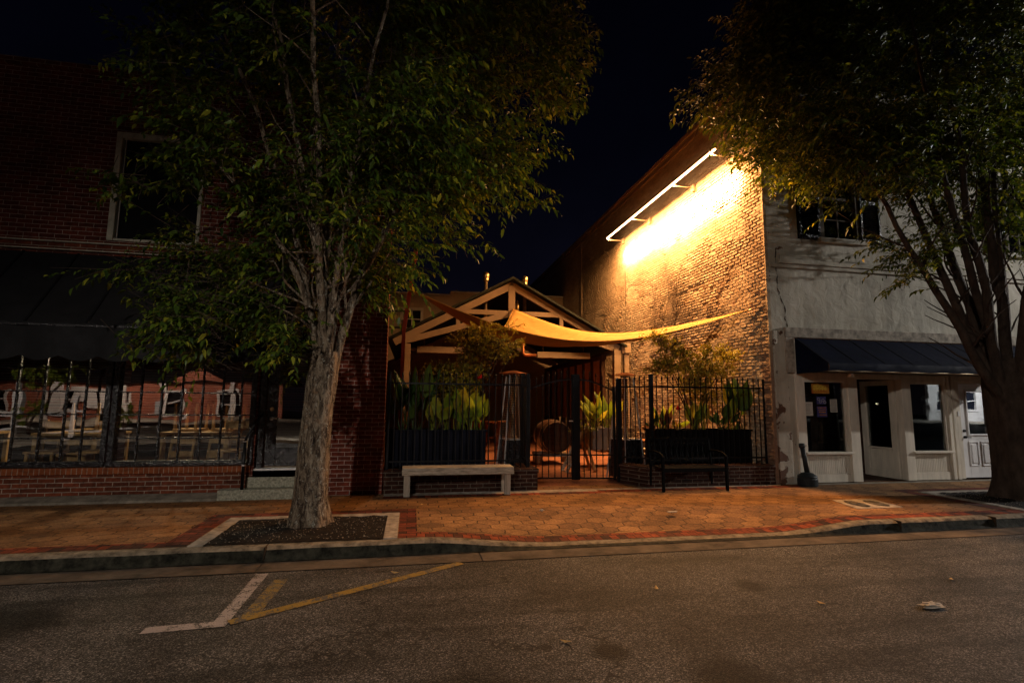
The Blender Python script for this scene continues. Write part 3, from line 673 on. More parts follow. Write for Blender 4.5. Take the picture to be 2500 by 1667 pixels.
# recessed entry: side wall with its own window, dark door behind
w = MB().box(9.80,9.90,.12,.26,.02,2.03).box(9.80,9.90,.82,.95,.02,2.03).box(9.80,9.90,.26,.82,1.93,2.03).box(9.78,9.92,.24,.84,.60,.64).box(9.80,9.90,.26,.82,.02,.18)
w = w.build('entry_side_window', S, RB, bev=.005)
MB().box(9.84,9.85,.26,.82,.64,1.93).build('pane', M['glass'], w)
p = MB()
for i in range(12): p.box(9.815,9.89,.262+i*.0465,.262+i*.0465+.042,.18,.598)
p.build('beadboard_panel', S, w, bev=.003)
w = MB().box(8.66,8.76,.12,.95,.02,2.03).build('entry_side_wall', S, RB)
MB().box(8.77,9.79,1.35,1.40,.02,2.1).build('entry_door', M['pane_dark'], RB)
MB().box(8.0,9.95,.101,1.5,2.145,2.2).build('entry_ceiling', S, RB)
MB().box(7.3,14,2.2,2.25,0,2.8).box(7.3,7.32,.3,2.2,0,2.8).box(9.93,9.95,.96,2.2,0,2.8).box(8.62,8.655,.12,2.2,0,2.8).box(11.05,11.07,.1,2.2,0,2.8).build('inner_walls', M['dark_wood'], RB)
MB().box(7.36,14,.1,2.2,.0,.018).build('shop_floor', M['dark_wood'], RB)
# white door on the right
D = MB().box(11.17,11.27,-.012,.07,.03,2.055).box(12.16,12.26,-.012,.07,.03,2.055).box(11.27,12.16,-.012,.07,1.985,2.055).build('door_frame', S, RB, bev=.004)
dr = MB().box(11.275,11.44,.01,.05,.045,1.975).box(11.98,12.155,.01,.05,.045,1.975).box(11.44,11.98,.01,.05,.045,.90).box(11.44,11.98,.01,.05,1.84,1.975).build('door', M['door_white'], RB, bev=.003)
MB().box(11.44,11.475,-.006,.045,.9,1.84).box(11.945,11.98,-.006,.045,.9,1.84).box(11.475,11.945,-.006,.045,.9,.935).box(11.475,11.945,-.006,.045,1.805,1.84).build('glazing_bead', M['door_white'], dr, bev=.003)
for x0 in (11.44, 11.75):
    MB().box(x0,x0+.235,-.004,.012,.28,.30).box(x0,x0+.235,-.004,.012,.76,.78).box(x0,x0+.02,-.004,.012,.30,.76).box(x0+.215,x0+.235,-.004,.012,.30,.76).box(x0+.055,x0+.18,-.006,.012,.34,.72).build('panel_moulding', M['door_white'], dr, bev=.004)
MB().box(11.475,11.945,.022,.027,.935,1.805).build('pane', glass_mat('tinted_door_glass', .42, .0006), dr)
cu = MB().box(11.475,11.945,.034,.04,.935,1.805).build('pale_pane_backing', mk('pale_pane_backing', (.50,.52,.50), .8, .12, 6., .2), dr)  # pale sheet behind the glass in place of the building reflected in it
g = MB()
for i in range(9): g.box(11.475+.0522*i+.024,11.475+.0522*i+.029,.030,.033,.935,1.805)
for i in range(14): g.box(11.475,11.945,.0285,.0295,.96+i*.061,.965+i*.061)
g.build('pane_grid', M['planter_grey'], dr)  # lines over the pale sheet, part of the stand-in reflection
MB().tube([(11.345,.01,1.0),(11.345,-.02,1.0)], [.03,.025], 14).build('deadbolt', M['black_iron'], dr)
MB().tube([(11.345,.01,.87),(11.345,-.02,.87)], .028, 14).tube([(11.345,-.02,.87),(11.345,-.045,.87),(11.44,-.05,.865)], .010, 8).build('handle', M['black_iron'], dr)
MB().box(11.195,11.235,-.022,-.013,1.30,1.40).build('doorbell', M['door_white'], RB, bev=.003)
# awning
BX0, BX1, BY = 7.36, 13.3, -.86
b = MB(); b.add([(BX0,-.075,2.80),(BX1,-.075,2.80),(BX1,BY,2.26),(BX0,BY,2.26),(BX0,-.075,2.785),(BX1,-.075,2.785),(BX1,BY,2.245),(BX0,BY,2.245)], [(0,3,2,1),(4,5,6,7),(0,1,5,4),(1,2,6,5),(2,3,7,6),(3,0,4,7)])
aw = b.build('awning', M['navy_awning'], RB)
for i in range(10): MB().beam((BX0+.62*i+.01,-.078,2.804), (BX0+.62*i+.01,BY,2.264), .018, .007).build('seam', M['black_flat'], aw)
b = MB().add([(BX0,-.07,2.79),(BX0,-.07,2.10),(BX0,BY,2.12),(BX0,BY,2.25)], [(0,1,2,3)]); b.build('side_panel', M['navy_awning'], aw)
b = MB(); n = 120; vs = []
for i in range(n+1):
    x = BX0+(BX1-BX0)*i/n; vs += [(x,BY,2.262),(x,BY-.022-.008*math.sin(x*7),2.20),(x,BY-.006,2.125+.006*math.sin(x*11))]
b.add(vs, [(3*i+k,3*i+3+k,3*i+4+k,3*i+1+k) for i in range(n) for k in (0,1)]); b.build('valance', M['navy_awning'], aw, smooth=True)
b = MB().tube([(BX0,BY+.01,2.12),(BX1,BY+.01,2.12)], .014, 8)
for x in (8.45, 9.6, 11.0, 12.8): b.tube([(x,-.04,2.2),(x,BY+.01,2.13)], .012, 6)
b.build('frame_tubes', M['galv'], aw)
MB().tube([(8.36,-.30,2.16),(8.36,-.30,2.05)], [.05,.06], 12).tube([(8.36,-.30,2.16),(8.36,-.04,2.16)], .012, 6).build('down_light_shell', M['chrome'], RB, smooth=True)
# side wall: backing and real bricks
b = MB().box(WX+.012, WX+.3, .0+.301, 26, 0, 8.2).add([(WX+.012,.0,0),(WX+.012,.3,0),(WX+.012,.3,8.2),(WX+.012,.0,8.2)], [(3,2,1,0)]); b.build('side_wall', M['painted_brick'], RB)
b = MB(); r2 = random.Random(11); row = 0; z = .02
while z < 8.12:
    hgt = .0665; y = .012 + (0 if row % 2 else -.105); sag = lambda yy: .022*noise.noise(Vector((yy*.35, row*.06, 3)))+.008*noise.noise(Vector((yy*1.6, row*.3, 5)))
    upper = z > 7.15
    while y < 15.:
        L = .205 + r2.uniform(-.012,.012)
        y0, y1 = max(y, -.004), y+L
        if y1 > .03 and y0 < y1-.03:
            m1 = noise.noise(Vector((y*.55, z*.8, 9))) + .5*noise.noise(Vector((y*1.7, z*2.3, 19)))
            far = y > 11.
            pr = .005 if upper or far else (.019 + .008*r2.random() + .010*noise.noise(Vector((y*1.2, z*2, 1))))
            if not upper and not far and m1 > .30: pr = .006+.006*r2.random()
            if not far and not upper and r2.random() < .012: pr = -.004
            if y < .5 and z < 4: pr += r2.uniform(-.012,.014)
            dz = sag((y0+y1)/2); g = .0045 if (upper or far) else (.0065 + .003*r2.random()); ch = .003 if upper else .009
            if m1 > .30 and not upper: g = .002
            x0 = WX+.013; x1 = WX+.012-max(pr, .001)
            za, zb = z+dz+g, z+dz+hgt-g; tl = r2.uniform(-.004,.004); t2 = r2.uniform(-.003,.003)
            b.add([(x0,y0+g,za),(x0,y1-g,za),(x0,y1-g,zb),(x0,y0+g,zb),(x1+t2,y0+g+ch,za+ch*.8),(x1-t2,y1-g-ch,za+ch*.8+tl*.3),(x1-t2+tl,y1-g-ch,zb-ch*.8),(x1+t2+tl,y0+g+ch,zb-ch*.8)],
                  [(7,6,5,4),(0,1,5,4),(1,2,6,5),(2,3,7,6),(3,0,4,7)])
        y += L+.010
    z += .0685; row += 1
b.build('side_bricks', M['painted_brick'], RB)
# ragged corner: broken render edge between side wall and front
b = MB()
for i in range(116):
    z0 = i*.0685; z1 = z0+.066; k = .025+.02*r2.random(); 
    b.add([(WX-.010-.012*r2.random(),-.006,z0),(WX+.05,-.008,z0),(WX+.05,-.008,z1),(WX-.010-.012*r2.random(),-.006,z1),(WX-.012,k,z0),(WX-.012,k,z1)], [(0,1,2,3),(0,3,5,4)])
b.build('corner_bricks', M['painted_brick'], RB)
MB().box(WX-.07, WX+.35, -.08, 26, 8.352, 8.47).box(WX-.03, WX+.3, .302, 26, 8.20, 8.351).build('coping', M['tan_stucco'], RB, bev=.01)
MB().box(WX-.02, WX+.005, 11.2, 11.35, 0, 8.2).build('wall_pier', M['painted_brick'], RB)
MB().tube([(WX-.015,6.80,2.2),(WX-.02,6.78,4.5),(WX-.02,6.76,6.75)], .0065, 6).build('conduit', M['soil'], RB)
# gaps where bricks fell out
for (y0, y1, z) in ((2.2,2.9,4.43),(2.95,3.5,4.36)):
    b = MB().box(WX-.012, WX+.01, y0, y1, z, z+.045); b.build('missing_mortar', M['soil'], RB)

# faded lettering on the brick
def text(body, size, loc, rot, mat, name, parent=None, ext=.001):
    cu = bpy.data.curves.new(name, 'FONT'); cu.body = body; cu.size = size; cu.extrude = ext; cu.align_x = 'LEFT'
    tmp = bpy.data.objects.new(name, cu); COL.objects.link(tmp); dg = bpy.context.evaluated_depsgraph_get()
    me = bpy.data.meshes.new_from_object(tmp.evaluated_get(dg)); bpy.data.objects.remove(tmp)
    me.materials.clear(); me.materials.append(mat); o = bpy.data.objects.new(name, me); COL.objects.link(o)
    o.rotation_euler = rot; o.location = Vector(loc) - (parent.location if parent else Vector((0,0,0)))
    if parent: o.parent = parent
    return o
text("HARRY'S", .21, (WX-.036, 3.36, 3.80), (R(90),0,R(-90)), mk('faded_lettering', (.10,.07,.05), .9, .4, 30., 0), 'lettering', RB, .001)

# ------------------------------------------------------------------ LED wall light
W1 = thing('wall_light', 'long slim linear light on four arms high on the painted brick wall', 'wall light', (WX,3.7,6.95))
BXP = WX-.60
MB().box(BXP-.035,BXP+.035,.62,6.88,6.975,7.02).build('housing', M['tan_paint'], W1, bev=.004)
MB().tube([(BXP,.64,6.954),(BXP,6.86,6.954)], .021, 10).build('diffuser', emis('led_diffuser', (1,.60,.30), 26.), W1)
for y in (.80, 2.45, 4.87, 6.82):
    br = MB().tube([(BXP,y,6.98),(BXP,y,6.90),(WX-.04,y,6.90)], .015, 8).build('arm', M['tan_paint'], W1)
    MB().box(WX-.085,WX-.018,y-.06,y+.06,6.80,7.0).build('wall_box', M['tan_paint'], br, bev=.004)
    MB().cyl(BXP-.045, y, 6.99, 7.05, .01).build('clamp', M['galv'], br)

# dead vine on the wall
v = MB(); r2 = random.Random(5)
def vine(y, z, ang, L, r, dep):
    pts = [(WX-.045, y, z)]; n = max(3, int(L/.07))
    for i in range(n):
        ang += r2.uniform(-.28,.28); y += math.sin(ang)*.07; z += math.cos(ang)*.07; pts.append((WX-.04-r2.uniform(0,.045), y, z))
        if dep < 2 and r2.random() < (.30 if dep else .26): vine(y, z, ang+r2.choice((-1,1))*r2.uniform(.3,.9), L*r2.uniform(.3,.55), r*.6, dep+1)
    v.tube(pts, [r*(1-.7*i/len(pts)) for i in range(len(pts))], 4)
for (y, z, a, L) in ((4.2,3.3,.05,1.5),(4.35,3.35,.0,1.9),(3.85,3.3,-.1,1.6),(3.9,3.2,-.5,1.5),(4.6,3.4,.3,1.2),(3.6,3.5,-.2,1.4)): vine(y, z, a, L, .009, 0)
tag(v.build('dry_vine', M['bark_dark']), 'leafless dry vine clinging to the painted brick above the sail', 'vine')

# ------------------------------------------------------------------ posters and papers on the shop glass
def poster(name, x0, x1, z0, z1, mat, label, y=.022):
    o = MB().box(x0, x1, y, y+.004, z0, z1).build(name, mat); tag(o, label, 'poster'); return o
p = poster('poster', 7.76, 8.16, 1.73, 1.92, M['poster_red'], 'red and orange poster at the top of the left shop window')
b = MB()
for i in range(14): xx = 7.80+i*.021; b.box(xx, xx+.014, .017, .021, 1.79+.01*(i % 3), 1.85+.012*((i*7) % 4))
b.box(7.79,8.08,.017,.021,1.87,1.895); b.build('bright_print', M['poster_yellow'], p)
p = poster('poster', 7.86, 8.07, 1.52, 1.67, M['poster_blue'], 'small dark poster with pale rings below the red poster')
b = MB()
for (cx, cz) in ((7.90,1.62),(7.94,1.57),(8.00,1.60),(8.04,1.56)):
    n = 14; vs = []
    for i in range(n): a = 2*math.pi*i/n; vs += [(cx+.032*math.cos(a),.020,cz+.026*math.sin(a)),(cx+.025*math.cos(a),.020,cz+.020*math.sin(a))]
    b.add(vs, [(2*i,(2*i+2) % (2*n),(2*i+3) % (2*n),2*i+1) for i in range(n)])
b.build('ring_print', M['paper'], p)
p = poster('poster', 7.855, 8.08, 1.27, 1.48, M['poster_blue'], 'dark poster with lines of red and white writing, lowest of the middle column')
b = MB(); r2 = random.Random(9)
for k, (z, hh) in enumerate(((1.44,.018),(1.40,.016),(1.355,.022),(1.30,.02))):
    x = 7.875+.01*k
    while x < 8.05: w = r2.uniform(.01,.03); b.box(x, x+w, .017, .021, z, z+hh); x += w+.007
b.build('line_print', M['poster_red'], p)
p = poster('notice', 7.565, 7.76, 1.295, 1.56, M['paper'], 'white written sheet at the left side of the shop window')
b = MB()
for i in range(9): b.box(7.585, 7.585+r2.uniform(.1,.15), .0195, .0212, 1.52-i*.024, 1.525-i*.024)
b.build('written_lines', M['ink'], p)
for z0, z1, lab in ((1.50,1.62,'small printed sheet on the right side of the shop glass, upper of two'), (1.365,1.495,'small printed sheet on the right side of the shop glass, lower of two')):
    p = poster('notice', 8.16, 8.32, z0, z1, M['paper'], lab)
    b = MB()
    for i in range(5): b.box(8.175, 8.30, .0195, .0212, z1-.02-i*.022, z1-.012-i*.022)
    b.build('printed_lines', M['ink'], p)
sg = thing('sale_reflection', 'dim board with SALE letters standing in for a reflection in the right shop window', 'sign', (10.55,.32,1.75))
MB().box(10.22,10.95,.33,.345,1.66,1.90).build('board', M['dark_wood'], sg)
text('SALE', .15, (10.38,.322,1.72), (R(90),0,0), M['planter_grey'], 'lettering', sg, .002)  # letters stand in for writing reflected in the glass
# dressed shelf and bottle-like goods seen through the glass
for i, (x, y, z, h, l) in enumerate(((8.2,.30,.75,.55,'pale slender figurine behind the left shop window'),(10.55,.5,.55,.8,'tall pale figure standing behind the right shop window'))):
    t = thing('figurine', l, 'figurine', (x,y,z))
    MB().lathe(x, y, [(.09,z),(.08,z+.03),(.05,z+.08*h),(.07,z+.3*h),(.045,z+.55*h),(.06,z+.7*h),(.02,z+.80*h)], 14).build('body', M['brass'], t, smooth=True)
    MB().blob((x,y,z+.88*h),(.04,.04,.05),10,8,.05).build('head', M['brass'], t, smooth=True)
    MB().box(x-.14,x+.14,y-.12,y+.12,.02,z-.001).build('plinth', M['dark_wood'], t)

for x, y, z, l in ((9.0+1.62,.9,1.93,'small bright spot lamp inside the right shop window'),(10.9,1.6,1.55,'small bare bulb deep inside the right shop'),(8.25,1.4,1.62,'small bare bulb inside the left shop window')):
    t = thing('interior_bulb', l, 'bulb', (x,y,z))
    MB().blob((x,y,z),(.018,.018,.02),10,8,0).build('bulb', emis('bulb_glow', (1,.8,.5), 8.), t, smooth=True)
    MB().tube([(x,y,z+.02),(x,y,2.15)], .004, 5).build('flex', M['soil'], t)
# ash urn leaning on the shop front
t = thing('ash_urn', 'black plastic smokers ash urn with a long neck by the shop front', 'ash urn', (7.36,-.2,0))
MB().lathe(7.36,-.20,[(.165,.0),(.175,.02),(.175,.13),(.165,.15),(.17,.17),(.16,.19),(.10,.235),(.05,.25)],24).build('base', M['plastic_black'], t, smooth=False, bev=.003)
nk = MB().tube([(7.36,-.20,.24),(7.33,-.19,.50),(7.30,-.175,.72)], [.045,.040,.042], 14).build('neck', M['plastic_black'], t, smooth=True)
MB().tube([(7.30,-.175,.70),(7.295,-.174,.78)], [.056,.05], 14).build('cap', M['plastic_black'], nk, smooth=True)
MB().tube([(7.335,-.21,.745),(7.36,-.22,.745)], [.018,.014], 10).build('opening', M['wood_grey'], nk)
# litter
def crumple(name, c, r, label, cat, mat, seed):
    o = MB().blob(c, r, 16, 10, .9, seed).build(name, mat); tag(o, label, cat); return o
crumple('crumpled_paper', (4.25,-5.12,-.118), (.085,.045,.018), 'crumpled white paper cup lying on the asphalt', 'litter', M['litter'], 4)
b = MB().box(3.55,3.68,-2.03,-1.99,.004,.012).box(3.58,3.72,-1.98,-1.96,.004,.010); tag(b.build('paper_scrap', M['litter']), 'thin white paper scrap on the hexagonal pavers', 'litter')
crumple('cigarette_packet', (1.84,-1.65,.012), (.03,.02,.012), 'tiny pale scrap on the pavers in front of the gate', 'litter', M['litter'], 8)
for i, (x, y, z) in enumerate(((2.2,-4.35,-.132),(3.4,-4.9,-.132),(-.1,-3.55,-.13),(5.1,-4.6,-.132),(1.1,-5.2,-.132),(.2,-1.0,.006),(6.0,-.9,.006))):
    a = rng.uniform(0, 6); c, s = math.cos(a)*.045, math.sin(a)*.045
    b = MB().add([(x+c,y+s,z+.008),(x-s*.4,y+c*.4,z+.002),(x-c,y-s,z+.014),(x+s*.4,y-c*.4,z)], [(0,1,2),(0,2,3)])
    tag(b.build('fallen_leaf', M['leaf_dead']), ('dry fallen leaf on the asphalt of the street' if z < -.1 else 'dry fallen leaf on the hexagonal pavers'), 'leaf', 'dry leaves on the road' if z < -.1 else 'dry leaves on the pavers')
# ------------------------------------------------------------------ alley: low walls, fences, gates
pw = thing('brick_planter_wall', 'low dark brick wall under the left fence panel', 'low wall', (1,.1,0))
MB().box(-.40,2.19,.0,.30,.0,.30).box(1.95,2.19,.30,1.05,.0,.30).build('wall', M['brick_planter'], pw)
MB().box(-.405,2.21,-.012,.315,.301,.365).box(1.94,2.21,.316,1.07,.301,.365).build('cap', M['brick_planter'], pw, bev=.004)
pw = thing('brick_planter_wall', 'low dark brick wall behind the metal bench, right of the gate', 'low wall', (5.5,.1,0))
b = MB().prism([(4.22,0,0),(6.86,0,0),(6.86,.34,0),(4.40,.34,0),(4.18,.70,0),(3.95,.58,0)], (0,0,.30)); b.build('wall', M['brick_planter'], pw)
b = MB().prism([(4.21,-.012,.301),(6.845,-.012,.301),(6.845,.35,.301),(4.405,.35,.301),(4.19,.72,.301),(3.93,.59,.301)], (0,0,.062)); b.build('cap', M['brick_planter'], pw, bev=.004)
BI = M['black_iron']
def fence_run(root, pts, zb, ztops, sp=.115, zr_lo=.12, zr_hi=.21, rails=True, r=.0105):
    """pickets between two points; ztops(t) gives the height of the top"""
    a, c = Vector(pts[0]), Vector(pts[1]); L = (c-a).length; n = max(2, int(round(L/sp)))
    for i in range(1, n):
        p = a.lerp(c, i/n); zt = ztops(i/n)
        m = MB().tube([(p.x,p.y,zb),(p.x,p.y,zt-.07)], r, 6).tube([(p.x,p.y,zt-.085),(p.x,p.y,zt-.05),(p.x,p.y,zt)], [.010,.019,.002], 6)
        m.build('picket', BI, root)
    if rails:
        k = 10
        for dz, nm in ((zr_hi,'top_rail'),):
            m = MB()
            for i in range(k): p, q = a.lerp(c, i/k), a.lerp(c, (i+1)/k); m.beam((p.x,p.y,ztops(i/k)-dz), (q.x,q.y,ztops((i+1)/k)-dz), .022, .028)
            m.build(nm, BI, root)
        MB().beam((a.x,a.y,zb+zr_lo),(c.x,c.y,zb+zr_lo),.022,.028).build('bottom_rail', BI, root)
f = thing('iron_fence', 'black iron picket fence panel on the left low brick wall', 'fence', (.9,.2,.36))
fence_run(f, ((-.38,.22,0),(2.05,.22,0)), .366, lambda t: 2.02)
fence_run(f, ((2.07,.22,0),(2.10,.86,0)), .366, lambda t: 2.02, .12)
for x, y, r, z in ((-.37,.20,.03,2.0),(2.06,.22,.032,2.02),(2.12,.95,.04,2.06)): MB().box(x-r,x+r,y-r,y+r,.366,z).build('post', BI, f, bev=.004)
f = thing('iron_fence', 'black iron picket fence panel on the right low wall against the painted brick', 'fence', (5.6,.2,.36))
fence_run(f, ((4.44,.22,0),(6.84,.22,0)), .364, lambda t: 2.03)
fence_run(f, ((4.02,.66,0),(4.42,.24,0)), .364, lambda t: 2.03, .10)
for x, y, r, z in ((4.44,.22,.034,2.05),(3.99,.70,.045,1.98),(6.83,.22,.016,2.0)): MB().box(x-r,x+r,y-r,y+r,.364 if r != .045 else .0,z).build('post', BI, f, bev=.004)
# double gate
GY0, GY1 = 1.02, .78
def gate(xa, ya, xb, yb, za, zb_, label):
    g = thing('iron_gate', label, 'gate', ((xa+xb)/2,(ya+yb)/2,.03), 'leaves of the double gate')
    zt = (lambda t: za+(zb_-za)*math.sin(t*math.pi/2)) if zb_ > za else (lambda t: zb_+(za-zb_)*math.cos(t*math.pi/2))
    fence_run(g, ((xa,ya,0),(xb,yb,0)), .06, zt, .125, .0, .20)
    for x, y, q in ((xa+.02,ya,0),(xb-.02,yb,1)): MB().box(x-.022,x+.022,y-.022,y+.022,.03,zt(q)-.1).build('stile', BI, g, bev=.003)
    p = Vector((xa,ya,.50)); q = Vector((xb,yb,.50)); MB().beam(p,q,.02,.026).build('middle_rail', BI, g)
    return g
g = gate(2.16,1.02,3.14,.92,1.92,2.16,'left leaf of the arched black iron gate')
g2 = gate(3.22,.91,3.95,.80,2.16,1.93,'right leaf of the arched black iron gate')
MB().box(3.13,3.23,.87,.95,.03,2.06).build('meeting_stile', BI, g, bev=.004)
MB().tube([(3.10,.86,1.15),(3.10,.84,1.15),(3.02,.84,1.15)], .012, 6).build('latch', M['chrome'], g)

# ------------------------------------------------------------------ patio heaters (pyramid type)
def pyramid_heater(x, y, label, z0=0., rz=0.):
    t = thing('patio_heater', label, 'patio heater', (x,y,z0), 'pyramid patio heaters')
    hb, ht = .25, .115; z1, z2 = z0+.78, z0+2.02
    MB().add([(x-hb,y-hb,z0+.05),(x+hb,y-hb,z0+.05),(x+hb,y+hb,z0+.05),(x-hb,y+hb,z0+.05),(x-.21,y-.21,z1),(x+.21,y-.21,z1),(x+.21,y+.21,z1),(x-.21,y+.21,z1)],
        [(0,3,2,1),(4,5,6,7),(0,1,5,4),(1,2,6,5),(2,3,7,6),(3,0,4,7)]).build('base_box', M['black_paint'], t, bev=.006)
    for sx in (-1,1):
        for sy in (-1,1): MB().beam((x+sx*.275,y+sy*.275,z0),(x+sx*ht,y+sy*ht,z2),.022,.022).build('corner_post', M['chrome'], t)
    MB().cyl(x,y,z1+.02,z2-.02,.055,.055,20).build('glass_tube', glass_mat('heater_glass', .35), t, smooth=True)
    MB().box(x-.20,x+.20,y-.20,y+.20,z1+.001,z1+.025).build('burner_plate', M['chrome'], t, bev=.003)
    for sx, sy, ax in ((0,-1,0),(0,1,0),(-1,0,1),(1,0,1)):
        g = MB()
        for i in range(26):
            q = i/25; zz_ = z1+.05+(z2-z1-.1)*q; h = .2*(1-q)+.105*q
            if ax == 0: g.box(x-h,x+h,y+sy*h-.003,y+sy*h+.003,zz_,zz_+.006)
            else: g.box(x+sx*h-.003,x+sx*h+.003,y-h,y+h,zz_,zz_+.006)
        if ax == 0:
            for xx in (-.5,0,.5): g.beam((x+xx*.2*2,y+sy*.2,z1+.03),(x+xx*.105*2,y+sy*.105,z2-.02),.006,.006)
        g.build('guard_grille', M['galv'], t)
    MB().lathe(x, y, [(.125,z2),(.13,z2+.02),(.135,z2+.03)], 4).build('collar', M['black_paint'], t)
    MB().lathe(x, y, [(.30,z2+.045),(.295,z2+.05),(.10,z2+.095),(.03,z2+.105)], 4).build('hood', M['copper'], t)
    t.rotation_euler = (0,0,rz)
    return t
pyramid_heater(1.98, 1.15, 'steel pyramid patio heater behind the left fence panel beside the gate', 0., .12)
pyramid_heater(4.27, 1.02, 'steel pyramid patio heater right of the gate with a bright copper hood', 0., .35)

# ------------------------------------------------------------------ planter boxes
def planter(x0, x1, y0, y1, z0, z1, mat, label, nb=None):
    t = thing('planter_box', label, 'planter', ((x0+x1)/2,(y0+y1)/2,z0))
    b = MB(); n = nb or max(3, int((x1-x0)/.14))
    for i in range(n): w = (x1-x0)/n; b.box(x0+i*w+.003,x0+(i+1)*w-.003,y0,y0+.025,z0,z1-.035)
    b.box(x0,x0+.025,y0+.026,y1-.026,z0,z1-.035).box(x1-.025,x1,y0+.026,y1-.026,z0,z1-.035).box(x0,x1,y1-.025,y1,z0,z1-.035)
    b.build('boards', mat, t, bev=.003)
    MB().box(x0-.02,x1+.02,y0-.02,y0+.05,z1-.034,z1).box(x0-.02,x1+.02,y1-.05,y1+.02,z1-.034,z1).box(x0-.02,x0+.05,y0+.051,y1-.051,z1-.034,z1).box(x1-.05,x1+.02,y0+.051,y1-.051,z1-.034,z1).build('rim', mat, t, bev=.003)
    MB().box(x0+.026,x1-.026,y0+.026,y1-.026,z1-.12,z1-.05).build('soil', M['soil'], t)
planter(-.42, 1.36, .55, 1.05, .03, 1.00, M['planter_blue'], 'slate blue board planter behind the left fence panel')
planter(4.72, 6.80, .60, 1.10, .03, 1.00, M['planter_black'], 'long black planter behind the metal bench against the painted brick')
planter(4.05, 5.3, 2.9, 3.5, .40, .92, M['planter_grey'], 'raised grey planter standing inside behind the gate')
planter(5.6, 6.5, 2.6, 3.1, .03, .80, M['planter_grey'], 'small grey planter near the painted brick wall inside')

# ------------------------------------------------------------------ plants
def leaves_mesh(P, D, U, Ls, Ws, droop=.0, shape=.45, nseg=2):
    """P base, D direction, U normal arrays; makes folded pointed leaves"""
    P, D, U = map(np.asarray, (P, D, U)); n = len(P)
    D = D/np.linalg.norm(D, axis=1, keepdims=True); S_ = np.cross(D, U); S_ /= np.linalg.norm(S_, axis=1, keepdims=True)+1e-9; N = np.cross(S_, D)
    L = np.asarray(Ls)[:, None]; W = np.asarray(Ws)[:, None]
    v0 = P; tip = P + D*L - N*L*.12 - np.array([0,0,1])*L*droop
    l1 = P + D*L*.28 + S_*W*.46 + N*W*.16; l2 = P + D*L*.62 + S_*W*.40 + N*W*.12 - np.array([0,0,1])*L*droop*.4
    r1 = P + D*L*.28 - S_*W*.46 + N*W*.16; r2_ = P + D*L*.62 - S_*W*.40 + N*W*.12 - np.array([0,0,1])*L*droop*.4
    m1 = P + D*L*.5 - np.array([0,0,1])*L*droop*.25
    V = np.stack([v0, l1, l2, tip, r2_, r1, m1], axis=1).reshape(-1, 3)
    b = (np.arange(n)*7)[:, None]
    F = np.concatenate([b+np.array([[0,1,2,6]]), b+np.array([[6,2,3,4]]), b+np.array([[0,6,4,5]])], axis=1).reshape(-1, 4)
    return V, F
def np_obj(name, V, F, mat, parent, label=None):
    o = Vector((0,0,0)); q = parent
    while q is not None: o += q.location; q = q.parent
    V = V - np.array(o)
    me = bpy.data.meshes.new(name); me.vertices.add(len(V)); me.vertices.foreach_set('co', V.astype(np.float32).ravel())
    k = F.shape[1]; me.loops.add(F.size); me.loops.foreach_set('vertex_index', F.astype(np.int32).ravel())
    me.polygons.add(len(F)); me.polygons.foreach_set('loop_start', np.arange(0, F.size, k, dtype=np.int32)); me.polygons.foreach_set('loop_total', np.full(len(F), k, dtype=np.int32))
    me.update(); me.validate(); me.materials.append(mat); ob = bpy.data.objects.new(name, me); COL.objects.link(ob); ob.parent = parent
    return ob

def canna(x, y, z, label, n=9, H=.75, seed=0, leaf='leaf_canna', lw=.12, spread=.35, bloom=None, name='broad_leaf_plant', group=None):
    t = thing(name, label, 'plant', (x,y,z), group); r = random.Random(seed); V = MB(); st = MB()
    for i in range(n):
        a = r.uniform(0, 6.28); tilt = r.uniform(.05, spread); h = H*r.uniform(.6, 1.05); bx, by = x+r.uniform(-.08,.08), y+r.uniform(-.06,.06)
        d = Vector((math.cos(a)*math.sin(tilt), math.sin(a)*math.sin(tilt), math.cos(tilt))); side = d.cross(Vector((-math.sin(a+.8), math.cos(a+.8), 0))).normalized()
        L = h*r.uniform(.5,.62); base = Vector((bx,by,z))+d*(h-L); st.tube([(bx,by,z-.02), base, base+d*L*.4], [.009,.007,.004], 5)
        w = L*r.uniform(.19,.27)*lw/.12; nrm = d.cross(side); k = 8; vs = []; bend = r.uniform(.02,.30)
        for j in range(k+1):
            q = j/k; ww = w*math.sin(math.pi*min(1, (q*.985+.012)**.72))*(1-.15*q); c = base+d*L*q-nrm*bend*L*q*q*(1 if nrm.z > 0 else -1)+Vector((0,0,-.25*bend*L*q*q))
            vs += [c-side*ww+nrm*ww*.35, c-side*ww*.5+nrm*ww*.1, c, c+side*ww*.5+nrm*ww*.1, c+side*ww+nrm*ww*.35]
        V.add(vs, [(5*j+m, 5*j+m+1, 5*j+m+6, 5*j+m+5) for j in range(k) for m in range(4)])
    V.build('foliage', M[leaf], t, smooth=True); st.build('stems', M[leaf], t)
    if bloom:
        b = MB(); c = Vector((x+bloom[0], y, z+bloom[1])); st2 = MB().tube([(x,y,z),(c.x,c.y,c.z)], .008, 5)
        for i in range(7):
            a = r.uniform(0,6.28); e = r.uniform(.2,1.2); d = Vector((math.cos(a)*math.cos(e), math.sin(a)*math.cos(e), math.sin(e)))*.115; s = d.cross(Vector((0,0,1))).normalized()*.05
            b.add([c, c+d*.5+s, c+d, c+d*.5-s], [(0,1,2,3)])
        b.build('bloom', M['red_bloom'], t); st2.build('bloom_stalk', M[leaf], t)
    return t
pz = .95
